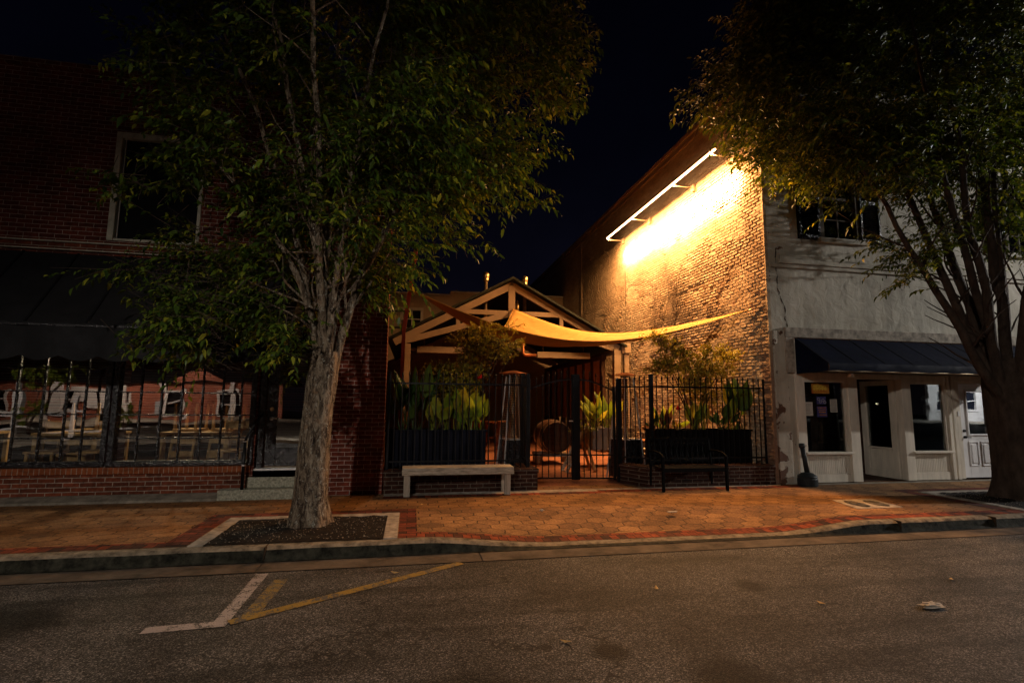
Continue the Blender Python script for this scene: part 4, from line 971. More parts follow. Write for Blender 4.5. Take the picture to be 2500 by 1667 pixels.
for i, (x, y, h, sp, lab) in enumerate(((.38,.80,.66,.75,'big pointed green leaves at the left of the lit clump in the blue planter'),(.62,.78,.72,.5,'broad upright leaves second from left in the lit clump'),
        (.88,.80,.86,.4,'tallest broad yellow green leaves in the middle of the blue planter'),(1.10,.76,.80,.45,'broad bright leaves right of the tallest clump'),(1.22,.82,.70,.85,'broad leaves leaning out at the right end of the blue planter'))):
    canna(x, y, pz, lab, 11, h, 20+i, 'leaf_canna', .14, sp)
canna(-.10, .80, pz, 'dark tall leafy plant at the left end of the blue planter', 12, 1.05, 31, 'leaf_dark', .12, .5)
canna(.12, .82, pz, 'dark bushy plant with a pale flower head beside the brick pier', 10, 1.25, 32, 'leaf_dark', .10, .35)
canna(1.30, .86, pz, 'thin stalk with a red flower above the right end of the blue planter', 3, .4, 33, 'leaf_dark', .1, .4, bloom=(-.05,.98))
for i, (x, y, h, sp, mt, lab, bl) in enumerate(((4.85,.84,.45,.8,'leaf_dark','low dark leaves at the left end of the black planter',None),(5.02,.82,.5,.6,'leaf_red','bronze leaves near the left end of the black planter',None),
        (5.35,.84,.30,.9,'leaf_fine','low lit ground leaves with a red flower in the black planter',(.0,.42)),(5.66,.80,.72,.45,'leaf_canna','upright yellow green leaves in the middle of the black planter',None),
        (5.88,.86,.66,.4,'leaf_canna','second upright yellow green clump right of the red flower',None),(6.25,.80,.7,.7,'leaf_dark','dark arching leaves under the shrub against the brick',None),
        (6.52,.84,1.15,.4,'leaf_canna','tall stems with backlit leaves near the building corner',None),(6.70,.80,1.25,.3,'leaf_dark','tall dark leafy stalks at the right end of the black planter',None))):
    canna(x, y, pz, lab, 9, h, 40+i, mt, .12, sp, bloom=bl)
for i, (x, y, z, h, lab) in enumerate(((4.35,3.15,.86,1.0,'spreading lit leaves over the raised grey planter'),(4.75,3.2,.86,1.1,'taller leafy plant at the back of the raised grey planter'),(6.05,2.8,.74,.8,'broad plant in the small grey planter'))):
    canna(x, y, z, lab, 14, h, 60+i, 'leaf_canna', .10, .95)

def small_tree(x, y, z, label, stems, ells, nleaf, mat, seed, L=.035, W=.016, stemr=.014, trunk_name='stems'):
    """leafy shrub: stems reach to the given ellipsoids, leaves clumped on twigs inside them"""
    t = thing('shrub', label, 'shrub', (x,y,z)); r = np.random.default_rng(seed); b = MB(); A = []
    for (cx, cy, cz, rx, ry, rz_) in ells:
        c = Vector((cx,cy,cz)); base = Vector((x,y,z-.03)); mid = base.lerp(c, .5)+Vector((float(r.uniform(-.06,.06)), float(r.uniform(-.06,.06)), .1))
        pts = [base, base.lerp(mid,.5)+Vector((0,0,.03)), mid, mid.lerp(c,.6), c]; b.tube(pts, [stemr, stemr*.85, stemr*.65, stemr*.45, stemr*.2], 6)
    tot = sum(e[3]*e[4]*e[5] for e in ells); P = []; D = []; U = []
    for (cx, cy, cz, rx, ry, rz_) in ells:
        n = int(nleaf*(rx*ry*rz_)/tot); nt = max(4, n//14)
        for k in range(nt):
            d = r.normal(size=3); d /= np.linalg.norm(d); q = r.random()**(1/2.2); p = np.array([cx,cy,cz])+d*q*np.array([rx,ry,rz_])
            td = d*np.array([1,1,.5])+np.array([0,0,.35])+r.normal(size=3)*.35; td /= np.linalg.norm(td); tl = .12+.12*r.random()
            e = p+td*tl; b.tube([Vector((cx,cy,cz)).lerp(Vector(p),.35), Vector(p), Vector(e)], [.003,.0022,.0012], 3, cap=False)
            for m in range(14):
                s = m/13; pp = p+td*tl*s+np.array([0,0,-.03*s*s]); a = r.normal(size=3)*.55+td*.5; P.append(pp); D.append(a); U.append(np.array([0,0,1.])+r.normal(size=3)*.5)
    V, F = leaves_mesh(P, D, U, L*(.7+.6*r.random(len(P))), W*(.7+.6*r.random(len(P))), .1)
    b.build(trunk_name, M['bark_dark'], t); np_obj('foliage', V, F, M[mat], t); return t
small_tree(1.05, 1.25, .9, 'fine leaved shrub rising under the shade sail behind the left fence', 5,
    [(1.15,1.25,2.05,.25,.2,.30),(1.25,1.25,2.45,.24,.2,.22),(1.05,1.2,2.62,.30,.2,.16),(1.45,1.2,2.70,.32,.2,.17),(1.80,1.15,2.66,.28,.2,.13),(1.30,1.25,2.92,.26,.18,.09),(1.85,1.15,2.98,.24,.16,.08),(1.62,1.2,2.42,.22,.15,.10),(1.9,1.15,2.35,.12,.1,.10),(.95,1.2,2.30,.16,.15,.12)], 8000, 'leaf_fine', 3, .038, .019)
small_tree(.55, 1.15, .9, 'round mid height shrub above the lit broad leaves in the left planter', 4,
    [(.50,1.15,1.95,.30,.22,.26),(.80,1.15,1.85,.30,.22,.28),(.60,1.15,1.66,.32,.2,.16),(1.05,1.15,1.72,.18,.15,.16)], 6500, 'leaf_fine', 4, .042, .026)
small_tree(5.75, .95, .95, 'wind blown feathery shrub in front of the lit painted brick wall', 6,
    [(4.95,.95,2.82,.22,.16,.09),(5.25,.95,2.66,.22,.16,.12),(5.50,.95,2.50,.24,.18,.12),(5.25,.95,2.30,.32,.18,.10),(5.05,.95,2.18,.26,.16,.08),(5.75,.95,2.22,.22,.18,.14),(6.0,.95,2.45,.16,.14,.12),(6.25,.95,2.62,.20,.16,.10),(6.55,.95,2.50,.24,.16,.09),(6.10,.95,2.15,.26,.18,.14),(5.75,.95,1.90,.26,.18,.16),(6.0,.9,1.65,.22,.16,.16),(6.45,.95,2.25,.20,.14,.08)], 11000, 'leaf_fine', 6, .052, .022)
small_tree(3.62, 2.2, .80, 'small bright herb growing on the leaning board', 2, [(3.66,2.2,1.0,.05,.05,.12),(3.9,2.25,.92,.09,.06,.05)], 350, 'leaf_canna', 7, .03, .018)

# ------------------------------------------------------------------ benches
t = thing('wooden_bench', 'weathered grey timber bench in front of the left low wall', 'bench', (.8,-.17,0))
b = MB()
for i in range(3): b.box(-.10,1.70,-.34+.112*i,-.34+.112*i+.106,.405,.448)
b.build('seat', M['wood_grey'], t, bev=.004)
MB().box(-.10,1.70,-.365,-.3405,.335,.45).build('front_apron', M['wood_grey'], t, bev=.004)
MB().box(-.10,1.70,-.003,.02-.012,.335,.45).build('rear_apron', M['wood_grey'], t, bev=.004)
for x in (-.07, 1.55):
    MB().box(x,x+.10,-.338,-.29,0,.404).box(x,x+.10,-.05,-.004,0,.404).box(x+.03,x+.07,-.289,-.051,.30,.40).build('leg', M['wood_grey_v'], t, bev=.004)
t = thing('metal_bench', 'black metal bench with scrolled back facing the street right of the gate', 'bench', (4.92,-.2,0))
for x in (4.29, 5.50):
    MB().box(x-.022,x+.022,-.50,-.455,0,.60).build('leg', M['bench_iron'], t, bev=.006)
    MB().beam((x,.02,0),(x,-.01,.42),.035,.035).beam((x,-.01,.42),(x,.075,.86),.03,.03).build('leg', M['bench_iron'], t)
    MB().tube([(x,.03,.64),(x,-.15,.66),(x,-.36,.645),(x,-.47,.60),(x,-.50,.55)], .017, 8).build('armrest', M['bench_iron'], t, smooth=True)
b = MB()
for i in range(8): b.box(4.29,5.50,-.48+.058*i,-.48+.058*i+.034,.385,.40)
b.build('seat', M['bench_iron'], t, bev=.003)
MB().box(4.29,5.50,-.495,-.482,.33,.40).build('seat_front', M['bench_iron'], t, bev=.003)
b = MB().beam((4.29,.065,.86),(5.50,.065,.86),.03,.04).beam((4.29,.01,.47),(5.50,.01,.47),.025,.03)
r2 = random.Random(2)
for i in range(11):
    x = 4.36+i*.108
    b.tube([(x+.045*math.cos(a)*(1+.1*i % 2), .04+.01*math.sin(a), .66+.13*math.sin(a)) for a in [k*.55 for k in range(13)]], .007, 5)
    b.tube([(x+.054,.012,.47),(x+.03,.04,.65),(x+.054,.062,.85)], .006, 5)
b.build('scrolled_back', M['bench_iron'], t)

# ------------------------------------------------------------------ things inside the alley
t = thing('wooden_barrel', 'large round wooden barrel lying on a low cradle behind the gate', 'barrel', (3.6,3.95,0))
def barrel(x, y, z, L, r):
    b = MB(); n = 26; m = 9; vs = []
    for j in range(m):
        q = j/(m-1); rr = r*(.86+.14*math.sin(math.pi*q)); 
        for i in range(n): a = 2*math.pi*i/n; vs.append((x+rr*math.cos(a), y+L*(q-.5), z+rr*math.sin(a)))
    b.add(vs, [(j*n+i,(j+1)*n+i,(j+1)*n+(i+1) % n,j*n+(i+1) % n) for j in range(m-1) for i in range(n)]); return b
barrel(3.55,3.95,.66,.95,.42).build('staves', mk('barrel_staves', (.05,.02,.012), .4, .4, 5., .3, stretch=(4,1,4)), t, smooth=True)
MB().tube([(3.55,3.50,.66),(3.55,3.515,.66)], .355, 26).build('head', M['dark_wood'], t)
for q in (-.44,-.25,.25,.44):
    rr = .42*(.86+.14*math.sin(math.pi*(q/.95+.5)))+.004; b = MB(); n = 26
    vs = [(3.55+(rr+e)*math.cos(2*math.pi*i/n), 3.95+q+w, .66+(rr+e)*math.sin(2*math.pi*i/n)) for w, e in ((-.02,0),(-.02,.006),(.02,.006),(.02,0)) for i in range(n)]
    b.add(vs, [(k*n+i,k*n+(i+1) % n,(k+1)*n+(i+1) % n,(k+1)*n+i) for k in range(3) for i in range(n)]); b.build('hoop', M['galv'], t)
MB().box(3.1,4.0,3.6,3.68,.18,.26).box(3.1,4.0,4.2,4.28,.18,.26).box(3.12,3.2,3.6,4.28,0,.18).box(3.9,3.98,3.6,4.28,0,.18).build('cradle', M['wood_grey'], t)
t = thing('leaning_board', 'pale wooden A frame board standing open behind the gate', 'board', (3.6,2.2,0))
MB().beam((3.84,2.12,.98),(3.36,2.12,.0),.09,.05).beam((3.84,2.45,.98),(3.36,2.45,.0),.09,.05).build('front_rail', M['wood_grey'], t)
MB().add([(3.80,2.13,.93),(3.80,2.44,.93),(3.44,2.44,.18),(3.44,2.13,.18),(3.82,2.13,.90),(3.82,2.44,.90),(3.46,2.44,.15),(3.46,2.13,.15)], [(0,1,2,3),(7,6,5,4),(0,4,5,1),(3,2,6,7)]).build('panel', M['wood_grey'], t)
MB().beam((3.72,2.12,.98),(4.02,2.12,.0),.05,.05).beam((3.72,2.45,.98),(4.02,2.45,.0),.05,.05).build('rear_rail', M['wood_warm'], t)
t = thing('bench_table', 'low slatted picnic table with benches behind the gate', 'table', (5.1,2.0,0))
b = MB()
for i in range(5): b.box(4.55,5.75,1.75+.115*i,1.75+.115*i+.10,.66,.70)
b.build('table_top', M['wood_orange'], t, bev=.004)
for yy, nm in ((1.35,'bench_seat'),(2.55,'bench_seat')):
    b = MB()
    for i in range(2): b.box(4.55,5.75,yy+.12*i,yy+.12*i+.10,.42,.455)
    b.build(nm, M['wood_grey'], t, bev=.004)
for x in (4.75, 5.55): MB().beam((x,1.45,.0),(x,2.0,.66),.06,.04).beam((x,2.62,.0),(x,2.08,.66),.06,.04).box(x-.03,x+.03,1.36,2.76,.36,.42).build('leg', M['wood_grey'], t)
def stool(x, y, label):
    t = thing('bar_stool', label, 'stool', (x,y,0), 'wooden bar stools')
    MB().cyl(x,y,.98,1.02,.15,.15,18).build('seat', M['wood_orange'], t, bev=.004)
    for sx in (-1,1):
        for sy in (-1,1): MB().beam((x+sx*.18,y+sy*.18,0),(x+sx*.10,y+sy*.10,.98),.03,.03).build('leg', M['wood_orange'], t)
    b = MB()
    for z in (.3,.62):
        k = .18-.08*z
        b.beam((x-k,y-k,z),(x+k,y-k,z),.018,.018).beam((x-k,y+k,z),(x+k,y+k,z),.018,.018).beam((x-k,y-k,z+.06),(x-k,y+k,z+.06),.018,.018).beam((x+k,y-k,z+.06),(x+k,y+k,z+.06),.018,.018)
    b.build('rungs', M['wood_orange'], t); return t
stool(1.98,4.0,'lit orange wooden stool seen between the blue planter and the heater'); stool(2.34,4.25,'wooden stool just left of the heater, half hidden by it'); stool(1.72,4.9,'wooden stool at the back behind the blue planter')

# ------------------------------------------------------------------ pavilion with gabled truss front
PV = thing('pavilion', 'tan gabled timber pavilion with open truss front at the back of the alley', 'pavilion', (2.86,8,0))
T = M['tan_paint']; PY = 6.0; ax_, az = 2.86, 5.05; exL, exR, ez = -.52, 6.24, 3.22
MB().prism([(ax_,PY-.25,az+.08),(exL-.18,PY-.25,ez-.02),(exL-.18,PY-.25,ez+.04),(ax_,PY-.25,az+.15)], (0,7.5,0)).build('roof_slope', M['roofing'], PV)
MB().prism([(ax_,PY-.25,az+.08),(exR+.18,PY-.25,ez-.02),(exR+.18,PY-.25,ez+.04),(ax_,PY-.25,az+.15)], (0,7.5,0)).build('roof_slope', M['roofing'], PV)
for k, yy in enumerate((PY, 13.0)):
    b = MB().beam((exL,yy,ez-.06),(ax_+.05,yy,az-.05),.10,.20,(0,0,1)).beam((exR,yy,ez-.06),(ax_-.05,yy,az-.05),.10,.20); b.build('rafters', T, PV, bev=.004)
    b = MB().beam((exL+.2,yy-.008,ez-.04),(ax_,yy-.008,4.12),.09,.17).beam((exR-.2,yy-.008,ez-.04),(ax_,yy-.008,4.12),.09,.17); b.build('bottom_chord', T, PV, bev=.004)
    MB().box(ax_-.10,ax_+.10,yy-.062,yy+.048,4.04,4.98).build('king_post', T, PV, bev=.004)
    MB().box(1.36,ax_-.102,yy-.04,yy+.04,4.06,4.20).box(ax_+.102,4.40,yy-.04,yy+.04,4.06,4.20).build('collar_beam', T, PV, bev=.004)
    MB().box(1.22,1.34,yy-.045,yy+.045,3.72,4.12).build('strut', T, PV, bev=.004)
    MB().box(4.34,4.46,yy-.045,yy+.045,3.72,4.12).build('strut', T, PV, bev=.004)
for x in (-.16, 6.17):
    for yy in (PY, 9.4, 13): MB().box(x-.105,x+.105,yy-.09,yy+.09,0,3.12).build('post', T, PV, bev=.006)
MB().box(6.17-.06,6.17+.06,6.1,12.9,3.0,3.14).box(-.22,-.10,6.1,12.9,3.0,3.14).build('eave_beam', T, PV)
MB().box(6.32,6.62,5.92,6.18,3.04,3.34).build('gutter_box', T, PV, bev=.006)
MB().box(6.42,6.58,5.98,6.12,0,3.039).build('downpipe', T, PV, bev=.006)
b = MB()
for i in range(8): y = 6.6+.85*i; b.box(5.86,5.90,y,y+.62,.95,2.85)
b.build('side_panels', mk('side_panel_boards', (.5,.27,.15), .6, .25, 3., .3, stretch=(1,3,.5)), PV, bev=.003)
b = MB()
for i in range(9): y = 6.45+.85*i; b.box(5.82,5.94,y-.09,y+.09,0,3.0)
b.box(5.80,5.96,6.3,13.2,2.86,3.02).build('side_frame', M['dark_wood'], PV)
for (x0, x1, z, lab) in ((.13,1.5,2.93,'long tan radiant heater hanging under the left half of the pavilion'),(3.77,5.47,2.87,'long tan radiant heater hanging under the right half of the pavilion')):
    y = 6.5; t = thing('overhead_heater', lab, 'heater', ((x0+x1)/2,y,z), 'radiant heaters under the pavilion roof')
    MB().add([(x0,y-.10,z),(x1,y-.10,z),(x1,y-.06,z+.19),(x0,y-.06,z+.19),(x0,y+.10,z),(x1,y+.10,z),(x1,y+.06,z+.19),(x0,y+.06,z+.19)], [(0,1,2,3),(5,4,7,6),(3,2,6,7),(0,4,5,1),(0,3,7,4),(1,5,6,2)]).build('reflector', T, t, bev=.004)
    for x in (x0+.2, x1-.2): MB().tube([(x,y,z+.19),(x,y,z+.9)], .012, 6).build('hanger', M['dark_wood'], t)
    MB().tube([(x0-.0,y,z+.08),(x0-.38,y,z+.08),(x0-.44,y,z+.13),(x0-.44,y,z+.95)], .05, 10).build('exhaust_pipe', M['copper'] if x0 > 2 else M['dark_wood'], t, smooth=True)
for x, y, zt, lab in ((2.17,6.62,5.50,'tall brass vent pipe rising through the pavilion roof, left of the gable peak'),(3.40,6.62,5.44,'shorter looking vent pipe right of the gable peak')):
    t = thing('vent_pipe', lab, 'vent pipe', (x,y,4.3), 'vent pipes above the pavilion')
    MB().cyl(x,y,3.6,zt-.25,.055,.055,14).build('pipe', M['galv'], t, smooth=True)
    MB().lathe(x,y,[(.06,zt-.30),(.085,zt-.28),(.085,zt-.22),(.075,zt-.20),(.10,zt-.16),(.10,zt-.05),(.06,zt)],16).build('cap', M['brass'], t, smooth=True)
t = thing('hanging_lantern', 'small brass turbine like lantern above the collar beam beside the king post', 'lantern', (3.08,6.3,4.2))
MB().lathe(3.10,6.3,[(.03,4.20),(.05,4.23),(.065,4.30),(.07,4.42),(.05,4.49),(.02,4.52),(.035,4.55),(.012,4.60)],14).build('body', M['brass'], t, smooth=True)
MB().cyl(3.10,6.3,4.12,4.20,.02).build('stem', M['brass'], t)
# building at the back
BB = thing('rear_building', 'tan stucco building closing the back of the alley', 'building', (2,14,0))
wall_open(MB(), -6, 1.60, 0, 6.24, 14, .3, [(-.50,.36,4.72,5.55),(-3,-2,4.72,5.55)]).build('wall', M['tan_stucco'], BB)
wall_open(MB(), 1.602, 9, 0, 6.40, 14, .3, []).build('taller_wall', M['tan_stucco'], BB)
MB().box(-6,1.59,13.94,14.36,6.242,6.30).box(1.60,9,13.94,14.36,6.402,6.46).build('coping', M['white_trim'], BB, bev=.008)
w = MB().box(-.58,-.44,13.94,14.1,4.66,5.62).box(.30,.42,13.94,14.1,4.66,5.62).box(-.44,.30,13.94,14.1,5.50,5.62).box(-.44,.30,13.92,14.1,4.64,4.72).box(-.09,-.05,13.96,14.05,4.72,5.50).box(-.44,-.09,13.97,14.04,5.09,5.13).box(-.05,.30,13.97,14.04,5.09,5.13).build('window', M['white_trim'], BB, bev=.004)
MB().box(-.44,.30,14.06,14.07,4.72,5.50).build('pane', M['pane_dark'], w)
# red mast with two stays on the brick pier
t = thing('steel_mast', 'leaning red steel mast holding the shade sail beside the brick building', 'mast', (-.22,1.5,0))
MB().beam((-.20,1.5,.0),(-.18,1.5,2.9),.07,.07).beam((-.18,1.5,2.9),(.02,1.5,4.7),.075,.075).build('mast', M['red_steel'], t, bev=.004)
for z in (2.95, 3.28): MB().tube([(-1.3,1.5,z),(-.17+.12*(z-2.95),1.5,z)], .016, 6).build('stay', M['black_iron'], t)
# shade sail
A_, B_, C_ = Vector((-.06,1.5,3.72)), Vector((2.90,5.86,4.24)), Vector((6.80,.53,3.44)); G = (A_+B_+C_)/3
def sail_pt(a, b, c):
    ab, bc, ca = 4*a*b, 4*b*c, 4*c*a
    inw = .10*(ab*(1-2*c)+bc*(1-2*a)+ca*(1-2*b))
    p = A_*a+B_*b+C_*c; p = p+(G-p)*min(.3, inw*1.1+.22*ab*(1-2*c)*.6)
    p.z -= .78*ab*(1) + .60*bc + .84*ca
    rb = 1-b; wr = math.sin((c/(a+c+1e-4))*38)*.06*math.exp(-rb*6)*min(1, rb*12)
    rc = 1-c; wr += math.sin((b/(a+b+1e-4))*26)*.02*math.exp(-rc*6)*min(1, rc*12)
    p.z += wr + .012*math.sin(a*55+b*8)*min(1, 6*min(b, c)+.1); return p
n = 46; idx = {}; b = MB()
for i in range(n+1):
    for j in range(n+1-i): idx[i, j] = len(b.v); b.v.append(tuple(sail_pt(1-i/n-j/n, i/n, j/n)))
for i in range(n):
    for j in range(n-i):
        b.f.append((idx[i,j], idx[i+1,j], idx[i,j+1]))
        if j < n-i-1: b.f.append((idx[i+1,j], idx[i+1,j+1], idx[i,j+1]))
sl = thing('shade_sail', 'ochre triangular shade sail stretched over the alley', 'shade sail', (3,2.5,3.6))
so = b.build('cloth', M['sail'], sl, smooth=True); sm = so.modifiers.new('thick', 'SOLIDIFY'); sm.thickness = .004
b = MB()
for f in (lambda t: (1-t,t,0), lambda t: (0,1-t,t), lambda t: (t,0,1-t)): b.tube([sail_pt(*f(i/40)) for i in range(41)], .012, 5)
b.build('edge_webbing', M['sail'], sl)
MB().tube([C_, (WX-.03,.45,3.45)], .012, 6).tube([B_, (2.90,5.95,4.25)], .02, 6).tube([A_, (-.12,1.5,3.80)], .012, 6).build('cord', M['galv'], sl)
P_L1, P_L2, P_L3, P_LED, P_LE2 = 2100., 6800., 4400., 2150., 850.
# ------------------------------------------------------------------ street trees
def street_tree(label, base, trunk, limbs, ells, ntw, lpt, mat, seed, L, W, barkm, excl=None, yclip=-.12, shell=.55, gap=-.10):
    t = thing('street_tree', label, 'tree', base); r = np.random.default_rng(seed); rr = random.Random(seed)
    tb = MB()
    # fluted trunk
    n = 40; m = len(trunk); pts = [Vector(p[:3]) for p in trunk]; sub = []
    for i in range(m-1):
        for k in range(5): f = k/5; sub.append((pts[i].lerp(pts[i+1], f), trunk[i][3]*(1-f)+trunk[i+1][3]*f))
    sub.append((pts[-1], trunk[-1][3])); vs = []
    for c, ra in sub:
        for k in range(n):
            a = 2*math.pi*k/n; h = c.z
            fl = 1+.06*math.sin(a*5+h*.6+seed)+.035*math.sin(a*11+h*1.1)+.05*noise.noise(Vector((math.cos(a)*2.5, math.sin(a)*2.5, h*1.3+seed)))+.03*noise.noise(Vector((math.cos(a)*8, math.sin(a)*8, h*6)))
            if h < .35: fl += (.35-h)**1.5*1.1*(1+.6*math.sin(a*5+1))
            vs.append(c+Vector((math.cos(a), math.sin(a), 0))*ra*fl)
    q = len(sub); tb.add(vs, [(i*n+k, i*n+(k+1) % n, (i+1)*n+(k+1) % n, (i+1)*n+k) for i in range(q-1) for k in range(n)]+[tuple((q-1)*n+k for k in range(n))])
    tb.build('trunk', barkm, t, smooth=True)
    lb = MB(); nodes = []
    def bez(P, nseg):
        out = []
        for i in range(nseg+1):
            u = i/nseg; Q = [Vector(p) for p in P]
            while len(Q) > 1: Q = [Q[j].lerp(Q[j+1], u) for j in range(len(Q)-1)]
            out.append(Q[0])
        return out
    for li, (P, r0) in enumerate(limbs):
        pl = bez(P, 16); pl = [p+Vector((noise.noise(p*1.3+Vector((li,0,0))), noise.noise(p*1.3+Vector((0,li,0))), 0))*.07*min(1, i/5) for i, p in enumerate(pl)]
        rad = [r0*(1-.82*(i/16)**.8) for i in range(17)]; lb.tube(pl, rad, 9, jit=.10, seed=li)
        for i in range(3, 17): nodes.append((pl[i], rad[i]))
        for i in range(4, 17, 1):
            if rr.random() < .85:
                p = pl[i]; d = (pl[i]-pl[i-1]).normalized(); out = Vector((rr.uniform(-1,1), rr.uniform(-1,1), rr.uniform(-.1,.7))).normalized()
                out = (out*.8+d*.5+Vector((p.x-base[0], p.y-base[1], 0)).normalized()*.35).normalized(); ln = rr.uniform(.5,1.3); sp = [p]; dd = out
                for k in range(7): dd = (dd+Vector((rr.uniform(-.25,.25), rr.uniform(-.25,.25), rr.uniform(-.12,.16)))).normalized(); sp.append(sp[-1]+dd*ln/7)
                if any(s.y > yclip for s in sp): continue
                r1 = min(rad[i]*.45, .022); lb.tube(sp, [r1*(1-.75*k/7) for k in range(8)], 5)
                for k in range(2, 8): nodes.append((sp[k], .006))
    kd = kdtree.KDTree(len(nodes))
    for i, (p, _) in enumerate(nodes): kd.insert(p, i)
    kd.balance()
    vol = [e[3]*e[4]*e[5]*(e[6] if len(e) > 6 else 1.) for e in ells]; tot = sum(vol); tw = MB(); P = []; D = []; U = []; SZ = []
    for e, v in zip(ells, vol):
        cx, cy, cz, rx, ry, rz_ = e[:6]; k = 0; N = int(ntw*v/tot)
        for _ in range(N*3):
            if k >= N: break
            d = r.normal(size=3); d /= np.linalg.norm(d); q = (shell+(1-shell)*r.random()) if r.random() < .6 else r.random()**.5
            p = np.array([cx,cy,cz])+d*q*np.array([rx,ry,rz_])
            if p[1] > yclip or p[2] > 8.6 or p[2] < 1.5: continue
            cl = noise.noise(Vector(p)*.95+Vector((seed*3.1,0,0)))+.5*noise.noise(Vector(p)*2.6+Vector((seed*3.1,4,0)))
            if cl < gap+.12*r.random(): continue
            if excl and excl(p): continue
            k += 1
            co, ix, dist = kd.find(Vector(p)); nd_ = Vector(co)
            td = np.array([p[0]-base[0], (p[1]-base[1]), .0]); td /= np.linalg.norm(td)+1e-6
            td = td*.7+r.normal(size=3)*.5+np.array([0,0,.12]); td /= np.linalg.norm(td); tl = .22+.30*r.random()
            e1 = p+td*tl
            if dist < .22 or (dist < .6 and r.random() < .3):
                mid = nd_.lerp(Vector(p), .5)+Vector((0,0,.06*dist)); tw.tube([nd_, mid, Vector(p), Vector(e1)], [.0045,.0035,.0025,.001], 4, cap=False)
            else: tw.tube([Vector(p-td*.3), Vector(p), Vector(e1)], [.004,.003,.001], 3, cap=False)
            s_ = np.cross(td, [0,0,1.]); s_ /= np.linalg.norm(s_)+1e-6
            for m_ in range(lpt):
                s = (m_+.5)/lpt; pp = p-td*.1+td*(tl+.12)*s+np.array([0,0,-.10*s*s]); sd = 1 if m_ % 2 else -1
                dd = td*.55+s_*sd*.75+np.array([0,0,-.38])+r.normal(size=3)*.25
                P.append(pp); D.append(dd); U.append(np.array([0,0,1.])+r.normal(size=3)*.35); SZ.append(.5+.75*r.random()**1.3)
    SZ = np.array(SZ); V, F = leaves_mesh(P, D, U, L*SZ, W*SZ, .15)
    lb.build('limbs', barkm, t, smooth=True); tw.build('twigs', M['bark_dark'], t); np_obj('crown', V, F, M[mat], t)
    print('leaves', len(P)); return t

bx, by = -1.13, -2.1; fk = Vector((-1.06,-2.1,1.85)); limbs = []; r2 = random.Random(21)
T1 = [((-1.9,-2.0,3.6),(-3.0,-2.2,7.2)),((-1.45,-2.5,3.4),(-2.1,-3.2,7.6)),((-1.40,-1.9,3.8),(-1.8,-1.2,8)),((-1.0,-2.2,3.6),(-1.2,-2.4,8.4)),((-.85,-1.8,3.6),(-.4,-1.0,8.2)),
      ((-.75,-2.3,3.3),(.5,-2.6,7.8)),((-.60,-2.1,2.9),(1.2,-2.1,6.6)),((-.9,-2.6,3.4),(-.1,-3.7,7.4)),((-1.25,-2.6,3.6),(-1.3,-4.0,7.6)),((-1.6,-2.2,2.8),(-2.7,-2.3,4.6)),((-.65,-1.9,3.8),(.9,-1.3,7.6))]
for (m1, e1) in T1:
    j = Vector((r2.uniform(-.11,.13), r2.uniform(-.1,.1), 0)); s = Vector((bx+.04,by,1.55))+j*.55; m1 = (bx+.05+(m1[0]-bx)*.50, by+(m1[1]-by)*.6, m1[2]+.25)
    limbs.append(([s, fk+j*1.3+Vector((0,0,.5)), m1, Vector(m1).lerp(Vector(e1),.42)+Vector((0,0,.3)), e1], r2.uniform(.048,.075)))
street_tree('zelkova like street tree with pale blotched trunk in the left square pit', (bx,by,0),
    [(-1.145,-2.1,-.03,.222),(-1.15,-2.1,.35,.192),(-1.14,-2.1,.9,.176),(-1.12,-2.1,1.4,.172),(-1.09,-2.1,1.75,.18),(-1.07,-2.1,2.1,.16)], limbs,
    [(-1.2,-2.2,5.5,2.2,1.6,1.9,.55),(-2.0,-2.1,3.3,.95,.9,1.2,1.1),(.15,-2.1,4.9,1.25,1.2,1.05,1.2),(-.75,-2.1,3.55,1.0,1.1,.75,1.2),(-.7,-2.2,7.3,2.9,1.9,1.5,.6),(-2.25,-2.3,2.50,.68,.6,.60,2.4),(-1.65,-2.35,2.22,.42,.4,.40,2.6),(-2.55,-2.2,3.7,.6,.5,.7,.8),(-2.5,-2.2,4.9,.7,.6,.7,.6),(-1.35,-2.5,3.0,.5,.4,.5,1.2),(-.95,-2.45,2.75,.45,.35,.40,1.2),(-.8,-2.4,3.3,.6,.5,.4,1.2),(-.45,-2.3,3.15,.5,.5,.35,1.6),
     (1.35,-2.1,5.05,.75,.25,.13,3),(1.1,-2.1,4.25,.70,.25,.12,3),(1.25,-2.1,4.65,.55,.25,.08,3),(.7,-2.1,3.72,.50,.25,.12,3),(1.45,-2.0,6.5,.9,1.0,1.3,1.),(-3.3,-2.1,3.0,.45,.3,.10,2),(-3.2,-2.1,4.1,.5,.4,.15,2),(-3.1,-2.1,6.2,.6,.6,.6,.8),(-3.1,-2.2,2.15,.4,.25,.06,2)],
    5000, 13, 'leaf_a', 5, .102, .042, M['bark'])
bx, by = 9.80, -1.95; limbs = []
T2 = [((9.3,-2.0,2.6),(8.6,-1.9,3.7),(7.4,-1.8,7.4)),((9.4,-2.2,2.7),(8.9,-2.2,4.0),(8.3,-2.6,8.2)),((9.3,-2.0,2.3),(8.4,-2.0,3.3),(6.6,-2.2,5.8)),((9.5,-1.8,3.0),(9.2,-1.6,4.5),(8.9,-1.0,8.2)),((9.8,-2.0,3.0),(9.7,-2.0,4.6),(9.5,-2.0,8.4)),
      ((9.9,-1.9,3.0),(10.1,-1.9,4.8),(10.3,-1.7,8.4)),((10.0,-2.1,2.8),(10.5,-2.2,4.3),(11.5,-2.6,7.8)),((9.7,-2.3,3.0),(9.5,-2.8,4.4),(9.0,-3.8,7.6)),((9.5,-2.1,2.7),(8.9,-2.0,4.2),(7.2,-3.0,7.4)),((10.0,-1.8,2.9),(10.6,-1.5,4.4),(11.8,-1.0,7.5))]
r2 = random.Random(33)
